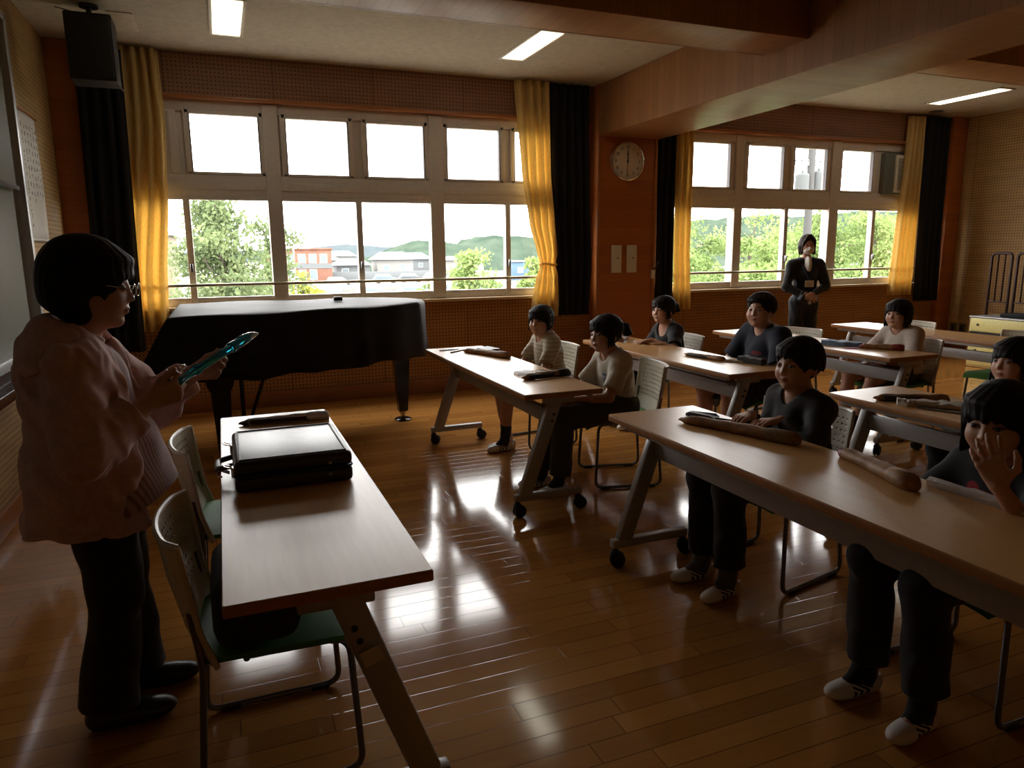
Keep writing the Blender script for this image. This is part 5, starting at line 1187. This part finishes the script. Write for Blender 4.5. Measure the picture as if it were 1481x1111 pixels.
# teacher with the recorder
M['pink'] = fabric('salmon_jacket_cloth', (.62, .39, .35)); M['tunic'] = fabric('striped_tunic_cloth', (.50, .36, .34), stripes=(1, .011, .38, (.28, .16, .18)))
def jacket_pre(F):
    F.rc((-.095, -.065, 1.225), (-.095, .065, 1.225), .040, .040, .04); F.el((-.130, 0, 1.135), (.050, .118, .085), .05)
    F.rc((-.06, -.080, 1.225), (.05, -.070, 1.165), .026, .022, .03); F.rc((-.06, .080, 1.225), (.05, .070, 1.165), .026, .022, .03)
    F.rc((-.005, 0, .98), (-.005, 0, .66), .174, .208, .06)
def jacket_post(F):
    F.wrinkle(.0035, 52, 77)
    F.rc((.20, -.01, 1.30), (.215, -.01, .55), .125, .16, .006, True)
def teacher_extra(root, Mh, k):
    # striped tunic below and in front of the jacket
    F = Field((-.26, -.28, .54), (.30, .28, 1.32), .006); F.el((.0, 0, 1.07), (.105, .145, .14), .04); F.el((.01, 0, .92), (.118, .150, .16), .05); F.rc((.03, 0, .86), (.065, 0, .58), .150, .185, .05); F.el((.03, 0, .70), (.155, .178, .17), .05)
    F.rc((-.0, -.09, 1.14), (.0, .09, 1.14), .05, .05, .03); F.wrinkle(.004, 20, 8, .15); F.rc((.01, 0, 1.22), (.03, 0, 1.40), .062, .075, .004, True); F.cut((.45, 0, -1), -.605)
    F.build('tunic', M['tunic'], root, 1)
    F = Field((-.30, -.27, .92), (.12, .27, 1.34), .0055); F.el((-.050, 0, 1.165), (.122, .192, .105), .03); F.rc((-.09, -.06, 1.235), (-.09, .06, 1.235), .045, .045, .04); F.el((-.150, 0, 1.09), (.040, .10, .065), .05)
    F.wrinkle(.0055, 30, 6); F.rc((-.005, 0, 1.20), (.02, 0, 1.42), .072, .085, .008, True); F.rc((.12, 0, 1.30), (.14, 0, 1.0), .075, .10, .008, True); F.cut((.42, 0, -1), -1.085)
    F.build('hood', M['pink'], root, 1)
    T = lambda *p: (Mh @ np.array([*p, 1.0]))[:3]
    g = MB()
    for s_ in (-1, 1):
        g.tube([T(.108, s_*.033+.024*math.cos(2*PI*q/20), .006+.017*math.sin(2*PI*q/20)) for q in range(20)], .0015, 6, True)
        g.tube([T(.106, s_*.056, .012), T(.06, s_*.078, .014), T(-.005, s_*.084, .012)], .0015, 6)
    g.tube([T(.109, -.010, .008), T(.112, 0, .011), T(.109, .010, .008)], .0015, 6); g.build('glasses', M['chrome'], root)
    wr = np.array([.255, .085, 1.068]); d = nrm((.97, -.1, .2))
    b = MB(); b.tube([wr-d*.05+np.array([0, math.cos(a), 0])*.031+np.array([-.2, 0, .98])*math.sin(a)*.029 for a in [2*PI*q/20 for q in range(20)]], .0045, 6, True); b.build('hair_band', M['black'], root)
    b = MB(); b.tube([wr-d*.005+np.array([0, math.cos(a), 0])*.030+np.array([-.2, 0, .98])*math.sin(a)*.028 for a in [2*PI*q/20 for q in range(20)]], .004, 6, True); b.lathe([(0, 0), (.014, 0), (.014, .006), (0, .008)], wr-d*.005+np.array([-.006, 0, .028]), (-.2, 0, 1), 14); b.build('wristwatch', M['chrome'], root)
    pk = MB(); pk.tube([(-.02, -.188, .80), (-.015, -.192, .72)], .003, 6); pk.build('pocket_zip', M['kraft_dark'], root)
figure('standing woman with short dark hair and glasses in a pink jacket holding the blue recorder', (-.385, 2.40), 0, P=(.0, 0, .80), Ct=(-.01, 0, 1.04), Nb=(-.012, 0, 1.222), Hc=(.030, 0, 1.358), hyaw=-.06, hpitch=.15, hs=1.10, sw=.160, sz=1.140, skin='skin_adult', bw=1.16,
       arms=[((.275, .085, 1.072), (-.2, .7, -.9), (.93, -.28, .18), (-.12, -.55, .60), (.5, .0, .9), (.75, .8, .85, .9), dict(thumb=(.8, .5, .25), thumb2=(.95, .15, .1))), ((.165, -.165, 1.035), (-.1, -.6, -.9), (.90, .18, .30), (-.10, .75, .45), (.2, -.2, 1.0), (.95, 1.0, 1.05, 1.1), dict(thumb=(.8, .4, .35), thumb2=(.9, .0, .5)))], jl=(.25, .225), armr=(.043, .037, .026),
       legs=stand_legs(.115, -.075, hz=.76, hx=.0, fl=(.045, .0), fr=(-.02, 0.05), az=.09), hand_s=.95, shoe=SHOE_D, shoe_s=1.06, vox=.004,
       top=dict(mat=M['pink'], sleeve=1.78, hem=.655, hx=.0, name='jacket', loose=.014, e=.020, wr=.009, wf=26, seed=41, nr=.085, nx=.02, pre=jacket_pre, post=jacket_post), bottom=dict(mat=M['blackpants'], waist=.90, len=1.03, flare=.036), hairs=('teacher', 'hair', 10), extra=teacher_extra)
# the recorder itself
t_ = NT('blue_clear_plastic'); M['bluerec'] = t_.done(t_.bsdf((.02, .42, .62, 1), .08, 0, None, Transmission_Weight=.55, IOR=1.45, Specular_IOR_Level=.6))
def recorder():
    a = Vector((-.145, 2.245, 1.085)); b = Vector((.095, 2.505, 1.195)); d = (b-a).normalized(); L = (b-a).length
    t = thing('recorder', 'translucent blue recorder held in both hands of the teacher', 'recorder', a); up = Vector((0, 0, 1)); up = (up-d*up.dot(d)).normalized(); sd = d.cross(up)
    pr = [(.012, 0), (.0165, .002), (.0165, .014), (.0125, .02), (.0115, .06), (.0125, .075), (.016, .078), (.016, .092), (.0125, .095), (.0125, .20), (.013, .235), (.0175, .24), (.0175, .262), (.015, .268)]
    MB().lathe([(r, h) for r, h in pr], (0, 0, 0), d, 24).build('body', M['bluerec'], t, 40)
    h = MB(); h.lathe([(.0155, .262), (.0165, .275), (.0165, .315), (.0140, .325)], (0, 0, 0), d, 24)
    V = []; F = []
    for i in range(7):
        q = i/6; r = .014*(1-.45*q); r2 = .014*(1-.75*q*q); c = d*(.322+q*(L-.322))-up*.006*q*q
        for k in range(14): an = 2*PI*k/14; V.append(c+sd*r*math.cos(an)+up*r2*math.sin(an))
    for i in range(6):
        for k in range(14): F.append((i*14+k, i*14+(k+1) % 14, (i+1)*14+(k+1) % 14, (i+1)*14+k))
    F.append(tuple(84+k for k in range(14))); h.add(V, F); h.build('head_joint', M['bluerec'], t, 40)
    w_ = MB(); R = Matrix((d, sd, up)).transposed(); w_.box(d*.292+up*.0155, (.022, .012, .005), .001, R); w_.build('window', M['black'], t)
    for k, hh in enumerate((.03, .055, .108, .130, .152, .175, .198)): MB().lathe([(0, .0), (.0038, .0), (.0038, .0012), (0, .0012)], d*hh+up*.0122, up, 10).build('finger_hole', M['black'], t)
recorder()
# ------------------------------------------------------------------ outside
GZ = -3.6
def leafmat(name, c, c2, tr=.35):
    t = NT(name); n = t.n('TexWhiteNoise', noise_dimensions='3D'); t.put(n.inputs['Vector'], t.n('VectorMath', operation='SNAP', i_0=t.obj(), i_1=(.35, .35, .35)))
    col = t.mix(n.outputs[0], c+(1,), c2+(1,)); d = t.n('BsdfDiffuse', i_Color=col); tl = t.n('BsdfTranslucent', i_Color=col); return t.done(t.n('MixShader', i_0=tr, i_1=d, i_2=tl))
LEAF = [leafmat('leaf_green', (0.111, 0.166, 0.056), (0.202, 0.263, 0.099)), leafmat('leaf_light', (0.166, 0.238, 0.075), (0.276, 0.349, 0.142)), leafmat('leaf_pine', (0.093, 0.129, 0.063), (0.184, 0.227, 0.106)), leafmat('leaf_yellow', (0.276, 0.313, 0.050), (0.385, 0.372, 0.081)), leafmat('leaf_blue', (0.118, 0.172, 0.124), (0.166, 0.227, 0.166))]
BARK = plain('bark', (0.103, 0.084, 0.066), .9, var=.3)
def tree(x, y, h, rad, lab, kind=0, n=3500, leaf=.16, seed=1, group='trees outside the windows', crown0=.25, shape='round', gz=GZ, name='tree'):
    r = np.random.RandomState(seed); t = thing(name, lab, 'tree', (x, y, gz), 0, group)
    tb = MB(); tb.tube([(0, 0, 0), (.05*h*.2, 0, h*.35), (0, .02*h, h*.8)], [.035*h*.6, .028*h*.6, .01*h], 8); cl = []
    nb = {'round': 26, 'pine': 40, 'bush': 46}[shape]
    for i in range(nb):
        if shape == 'pine':
            q = r.uniform(0, 1); z = h*(crown0+(1-crown0)*q); a = r.uniform(0, 2*PI); rr = rad*(1-q*.86)*r.uniform(.35, 1.0); cs = rad*(.30-.16*q)
        elif shape == 'bush':
            q = r.uniform(0, 1)**1.2; z = h*(crown0+(1-crown0)*q); a = r.uniform(0, 2*PI); rr = rad*(1-q**1.8*.78)*r.uniform(.1, .95); cs = rad*(.34-.16*q)
        else:
            u = r.normal(size=3); u /= np.linalg.norm(u); q = r.uniform(.45, 1.0); z = h*(crown0+(1-crown0)*.5)+u[2]*h*(1-crown0)*.42*q; a = math.atan2(u[1], u[0]); rr = rad*q*math.hypot(u[0], u[1])*.85; cs = rad*r.uniform(.22, .38)
        c = np.array([rr*math.cos(a), rr*math.sin(a), z]); cl.append((c, cs))
        if i % 2 == 0: tb.tube([(0, 0, max(h*.2, z-h*.18)), tuple(c*np.array([.6, .6, 1])), tuple(c)], [.006*h, .004*h, .002*h], 5)
    tb.build('trunk', BARK, t)
    ci = r.randint(0, nb, n); cen = np.array([cl[i][0] for i in ci]); cs = np.array([cl[i][1] for i in ci])
    u = r.normal(size=(n, 3)); u /= np.linalg.norm(u, axis=1)[:, None]; p = cen+u*(cs*r.uniform(.3, 1.1, n))[:, None]*np.array([1.15, 1.15, .75])
    e1 = r.normal(size=(n, 3)); e1 /= np.linalg.norm(e1, axis=1)[:, None]; e2 = np.cross(e1, r.normal(size=(n, 3))); e2 /= np.linalg.norm(e2, axis=1)[:, None]
    s_ = (leaf*r.uniform(.6, 1.3, n))[:, None]; V = np.stack([p-e1*s_*.7, p+e2*s_*.4, p+e1*s_*.7, p-e2*s_*.4], 1).reshape(-1, 3); V[:, 2] = np.maximum(V[:, 2], .05)
    me = bpy.data.meshes.new('foliage'); me.vertices.add(4*n); me.vertices.foreach_set('co', V.astype(np.float32).ravel()); me.loops.add(4*n); me.loops.foreach_set('vertex_index', np.arange(4*n, dtype=np.int32)); me.polygons.add(n); me.polygons.foreach_set('loop_start', np.arange(0, 4*n, 4, dtype=np.int32)); me.update(calc_edges=True)
    me.materials.append(LEAF[kind]); o = bpy.data.objects.new('foliage', me); COL.objects.link(o); o.parent = t; return t
M['ground'] = plain('pale_gravel_ground', (0.197, 0.187, 0.168), .95, var=.15, vscale=.15)
struct('ground_outside', MB().box((60, 407.5, GZ-.1), (900, 800, .2)), M['ground'])
# lawn patches
struct('ground_lawn', MB().box((26, 19, GZ+.02), (36, 20, .06)), plain('lawn', (.085, .10, .05), .95, var=.3, vscale=1))
# hills, one ridge each
def hill(name, pts, y, depth, mat, seed):
    r = np.random.RandomState(seed); V = []; F = []; n = 120; xs = np.linspace(pts[0][0], pts[-1][0], n); hz = np.interp(xs, [p[0] for p in pts], [p[1] for p in pts]); m = 10
    for j in range(m+1):
        q = j/m
        for i in range(n): V.append((xs[i]+r.uniform(-1, 1), y+depth*(q-.5)+r.uniform(-1, 1)*depth*.04, GZ+(hz[i]-GZ)*math.sin(PI*q)**.7+(r.uniform(-.6, .6)*(hz[i]-GZ)*.10 if 0 < j < m else 0)))
    for j in range(m):
        for i in range(n-1): F.append((j*n+i, j*n+i+1, (j+1)*n+i+1, (j+1)*n+i))
    o = MB().add(V, F).build(name, mat, None, 180); o['kind'] = 'structure'; return o
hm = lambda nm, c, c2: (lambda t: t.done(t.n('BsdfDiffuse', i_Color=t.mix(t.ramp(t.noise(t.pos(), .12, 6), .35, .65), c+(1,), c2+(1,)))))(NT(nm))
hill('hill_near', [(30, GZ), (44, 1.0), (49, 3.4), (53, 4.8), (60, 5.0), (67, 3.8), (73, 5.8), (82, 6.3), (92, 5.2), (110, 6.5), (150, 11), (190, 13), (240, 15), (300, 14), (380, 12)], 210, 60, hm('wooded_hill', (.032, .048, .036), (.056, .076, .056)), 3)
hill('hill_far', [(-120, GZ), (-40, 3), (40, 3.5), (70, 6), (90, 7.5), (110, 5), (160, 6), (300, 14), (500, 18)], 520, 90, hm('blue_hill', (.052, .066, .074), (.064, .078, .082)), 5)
# trees seen in the left window
tree(.05, 21, 6.5, 2.7, 'bushy pine outside the left window, above the piano keyboard end', 2, 15000, .10, 11, crown0=.12, shape='bush')
tree(1.6, 24.5, 6.1, 1.9, 'smaller pine right of the bushy pine', 2, 6000, .10, 12, crown0=.15, shape='bush')
tree(4.05, 40, 4.1, 1.25, 'yellow green round shrub tree in front of the brick building', 3, 1800, .18, 13, crown0=.3)
tree(2.6, 36, 4.6, .75, 'dark green clipped tree left of the yellow green shrub', 0, 1500, .17, 14, crown0=.05)
tree(12.1, 35, 5.6, 1.65, 'light green tree in the right pane of the left window', 1, 2600, .17, 15, crown0=.25)
tree(15.0, 34, 5.2, 1.2, 'pale tree just left of the tied yellow curtain', 1, 1800, .17, 16, crown0=.2)
tree(9.8, 36, 3.6, 1.0, 'low green bush below the house roofs', 0, 1100, .16, 17, crown0=.1)
tree(7.4, 120, 6.2, 1.6, 'green tree right of the brick building', 0, 700, .3, 18, crown0=.2)
# woods in the right window
sp_ = [(17.6, 26, 6.2, 2.3, 1), (20.3, 29, 6.5, 2.6, 0), (22.4, 25, 5.7, 2.1, 1), (24.6, 29, 6.3, 2.5, 1), (26.6, 26, 5.9, 2.2, 0), (28.6, 29, 6.7, 2.4, 0), (30.8, 27, 6.6, 2.2, 1), (32.6, 29, 7.0, 2.4, 0), (34.6, 26, 6.6, 2.3, 1), (36.6, 29, 7.0, 2.6, 1),
       (19.0, 21, 4.7, 1.9, 1), (22.5, 20.5, 4.5, 1.8, 0), (26.0, 21, 4.6, 1.9, 1), (29.5, 22, 4.9, 2.0, 3), (16.0, 21.5, 4.8, 1.8, 0), (38.8, 27, 6.4, 2.3, 0)]
words = ['leftmost tall tree of the woods in the right window', 'second tall tree of the woods from the left curtain', 'light tree below the left panes of the right window', 'light tree in the middle panes of the right window', 'dark tree behind the standing woman', 'tall tree beside the utility pole', 'light tree just right of the standing woman', 'tall dark tree in the right panes of the woods', 'light tree near the air conditioner side', 'rightmost tall tree behind the yellow curtain edge',
         'low bright tree at the left of the nearest woods row', 'low dark tree in the nearest woods row', 'low bright tree in the nearest woods row by the woman', 'low yellowish tree in the nearest woods row at right', 'low dark tree beside the orange-yellow curtain', 'far right dark tree of the woods']
for k, ((x, y, h, rd, kd), lb) in enumerate(zip(sp_, words)): tree(x, y, h+(.9 if y > 24 else .5), rd, lb, kd, 6500, .13, 40+k, 'trees of the woods outside the right window', .10)
# utility pole with transformers and wires
up_ = thing('utility_pole', 'concrete utility pole with transformers outside the right window', 'pole', (19.6, 20.2, GZ))
MB().tube([(0, 0, 0), (0, 0, 12)], [.16, .12], 14).build('post', plain('concrete', (.05, .05, .048), .9), up_)
for k, (dx, zz) in enumerate(((-.38, 6.95), (.36, 7.05))): MB().lathe([(.0, 0), (.23, 0), (.24, .05), (.24, .62), (.20, .68), (.05, .70), (.04, .80), (0, .80)], (dx, 0, zz), (0, 0, 1), 16).build('transformer', plain('transformer_grey', (.055, .06, .06), .6), up_)
cm = MB(); cm.box((0, 0, 7.95), (1.5, .08, .08)); cm.box((0, 0, 6.90), (1.3, .10, .08)); cm.box((0, .1, 8.6), (1.3, .08, .08)); cm.build('cross_arm', M['steel_dark'], up_)
ins = MB()
for k in range(6): ins.lathe([(0, 0), (.045, 0), (.03, .06), (.045, .1), (0, .16)], (-.7+.28*k, 0, 7.99), (0, 0, 1), 10)
ins.build('insulator', M['steel_dark'], up_)
wr_ = MB()
for zz, dy in ((8.1, 0), (8.7, .1)): wr_.tube([(q, dy+abs(q)*.25, zz-.6*math.sin(PI*(abs(q)/22))+abs(q)*.02) for q in range(-6, 7, 1)], .014, 5)
wr_.build('cable', M['black'], up_)
fp = thing('antenna_mast', 'thin pale mast rising behind the brick building side', 'mast', (2.75, 30, GZ)); MB().tube([(0, 0, 0), (0, 0, 7.3)], [.06, .03], 8).build('mast', M['steel_dark'], fp); MB().box((0, 0, 4.0), (.3, .1, .25), .02).build('box', M['steel'], fp)
# buildings
def building(lab, x, y, wd, dp, h, wall, roofc, wins, roof='flat', rz=0, z0=GZ, name='building', bands=()):
    b = thing(name, lab, 'building', (x, y, z0), rz, None); MB().box((0, 0, h/2), (wd, dp, h), .02).build('wall', wall, b)
    if roof == 'flat': MB().box((0, 0, h+.12), (wd+.5, dp+.5, .28), .03).build('roof', roofc, b)
    else:
        e = .6; V = [(-wd/2-e, -dp/2-e, h), (wd/2+e, -dp/2-e, h), (wd/2+e, dp/2+e, h), (-wd/2-e, dp/2+e, h), (-wd/2+1.2, 0, h+roof), (wd/2-1.2, 0, h+roof)]
        MB().add(V, [(0, 1, 5, 4), (1, 2, 5), (2, 3, 4, 5), (3, 0, 4), (3, 2, 1, 0)]).build('roof', roofc, b, 0)
    for (wx, wz, ww, wh) in wins: f = MB().box((wx, -dp/2-.02, wz), (ww+.12, .06, wh+.12)).build('window', M['alu'], b, 0); MB().box((wx, -dp/2-.06, wz), (ww, .04, wh)).build('pane', M['winpane'], f, 0)
    for (zz, hh, m) in bands: MB().box((0, -dp/2-.03, zz), (wd+.06, .10, hh)).build('band', m, b, 0)
    return b
M['winpane'] = plain('far_window_glass', (0.117, 0.154, 0.168), .2); M['creamwall'] = plain('cream_render', (.150, .125, .080), .9, var=.05, vscale=.5); M['whitewall'] = plain('white_render', (.175, .175, .165), .9, var=.05, vscale=.5)
M['brickwall'] = plain('brick_red', (.16, .075, .05), .9, var=.15, vscale=.8); M['tile'] = plain('grey_roof_tile', (0.140, 0.154, 0.173), .8, var=.2, vscale=1); M['tileb'] = plain('blue_roof_tile', (0.140, 0.187, 0.234), .8, var=.2, vscale=1); M['greywall'] = plain('grey_panel', (.10, .11, .115), .8)
building('cream building with small square windows beside the yellow curtain', -8.6, 60, 11, 10, 6.35, M['creamwall'], M['whitewall'], [(2.5+.55*i, 4.6-.75*j, .28, .38) for i in range(2) for j in range(3)]+[(2.4, 1.6, .9, 1.1), (-1, 4.6, 1, 1)])
building('two storey brick building with white framed windows', 13.6, 140, 11, 9, 5.7, M['brickwall'], M['brickwall'], [(-3.6+1.9*i, 4.1, 1.2, 1.5) for i in range(5)]+[(-3.6+1.9*i, 1.2, 1.2, 1.7) for i in range(4)], bands=[(2.75, .9, M['greywall'])])
hs_ = [(33.5, 150, 7.5, 6, 3.6, 1.6, 'whitewall', 'tile', 'white house with grey hipped roof in the middle of the left window'), (24.6, 148, 6.5, 6, 2.6, 1.3, 'greywall', 'tile', 'low grey house left of the white house'), (21.5, 170, 7, 6, 3.4, 1.5, 'whitewall', 'tileb', 'small white house with bluish roof near the brick building'),
       (43, 172, 8, 7, 3.4, 1.6, 'greywall', 'tileb', 'house with bluish roof right of the white house'), (29, 200, 10, 7, 4.2, 1.4, 'whitewall', 'tile', 'distant white house behind the low grey house'), (17, 205, 9, 7, 4, 1.6, 'greywall', 'tile', 'distant grey house above the parking lot'), (52, 160, 9, 6, 3.2, .9, 'whitewall', 'tile', 'long white house behind the light green tree')]
for x, y, wd, dp, h, rf, wm, rm, lb in hs_: building(lb, x, y, wd, dp, h, M[wm], M[rm], [(-wd*.25, h*.55, 1.2, 1.0), (wd*.2, h*.6, .9, .9)], rf, name='house')
building('small blue shed behind the pale tree', 49.5, 118, 4.5, 3, 3.2, plain('blue_sheet', (.05, .10, .17), .6), M['whitewall'], [(-.8, 1.8, .9, .8)], name='shed')
for k, (x0, x1, y, h, lb) in enumerate(((18, 42, 138, 1.5, 'long grey wall in front of the houses'), (14, 50, 96, .9, 'low pale fence along the car park'))): tag(MB().box(((x0+x1)/2, y, GZ+h/2), (x1-x0, .25, h), .03).build('boundary_wall', M['greywall' if k == 0 else 'whitewall']), lb, 'wall')
# parked cars
def car(lab, x, y, rz, paint, proto=[None]):
    t = thing('parked_car', lab, 'car', (x, y, GZ), rz, 'parked cars in the lot')
    b = MB(); b.prism([(-2.0, .25), (2.0, .25), (2.05, .62), (1.9, .82), (1.15, .92), (-1.9, .95), (-2.05, .7)], -.82, .82, lambda x, y, h: (x, h, y), .06); b.build('body', paint, t, 25)
    c = MB(); c.prism([(-1.8, .93), (1.2, .90), (.55, 1.42), (-1.5, 1.45)], -.74, .74, lambda x, y, h: (x, h, y), .05); c.build('cabin', M['winpane'], t, 25)
    MB().box((-.5, 0, 1.445), (1.9, 1.35, .05), .02).build('roof', paint, t)
    for sx in (-1.25, 1.25):
        for sy in (-.76, .76): MB().lathe([(0, -.1), (.26, -.1), (.31, -.06), (.31, .06), (.26, .1), (0, .1)], (sx, sy, .31), (0, 1, 0), 14).build('wheel', M['rubber'], t)
PAINT = [plain('car_white', (0.309, 0.309, 0.304), .3), plain('car_silver', (0.187, 0.201, 0.215), .3, .3), plain('car_blue', (0.047, 0.084, 0.140), .3), plain('car_dark', (0.028, 0.028, 0.033), .3)]
cl_ = [(10.6, 78, .2, 1, 'silver car in the nearest row beside the shrub'), (15.4, 78.5, .1, 0, 'white car, second in the nearest row'), (20.2, 79, .15, 1, 'silver car, third in the nearest row'), (25.0, 79.5, .1, 0, 'white car in the nearest row under the window latch'), (29.8, 80, .1, 0, 'white car right of the window latch, nearest row'), (34.6, 80.5, .1, 1, 'silver car at the right end of the nearest row'), (13.0, 92, 1.5, 0, 'white car parked end-on left in the far row'), (16.4, 110, 0, 0, 'white car in the far row left of the latch'),
       (25.6, 120, 0, 2, 'dark blue car in the far row'), (30.2, 121, 0, 3, 'black car in the far row'), (34.8, 122, 0, 0, 'white car in the far row below the white house'), (39.4, 123, 0, 1, 'silver car at the far right of the far row'), (9.6, 86, .3, 2, 'blue car behind the yellow green shrub')]
for x, y, rz, p, lb in cl_: car(lb, x, y, rz, PAINT[p])
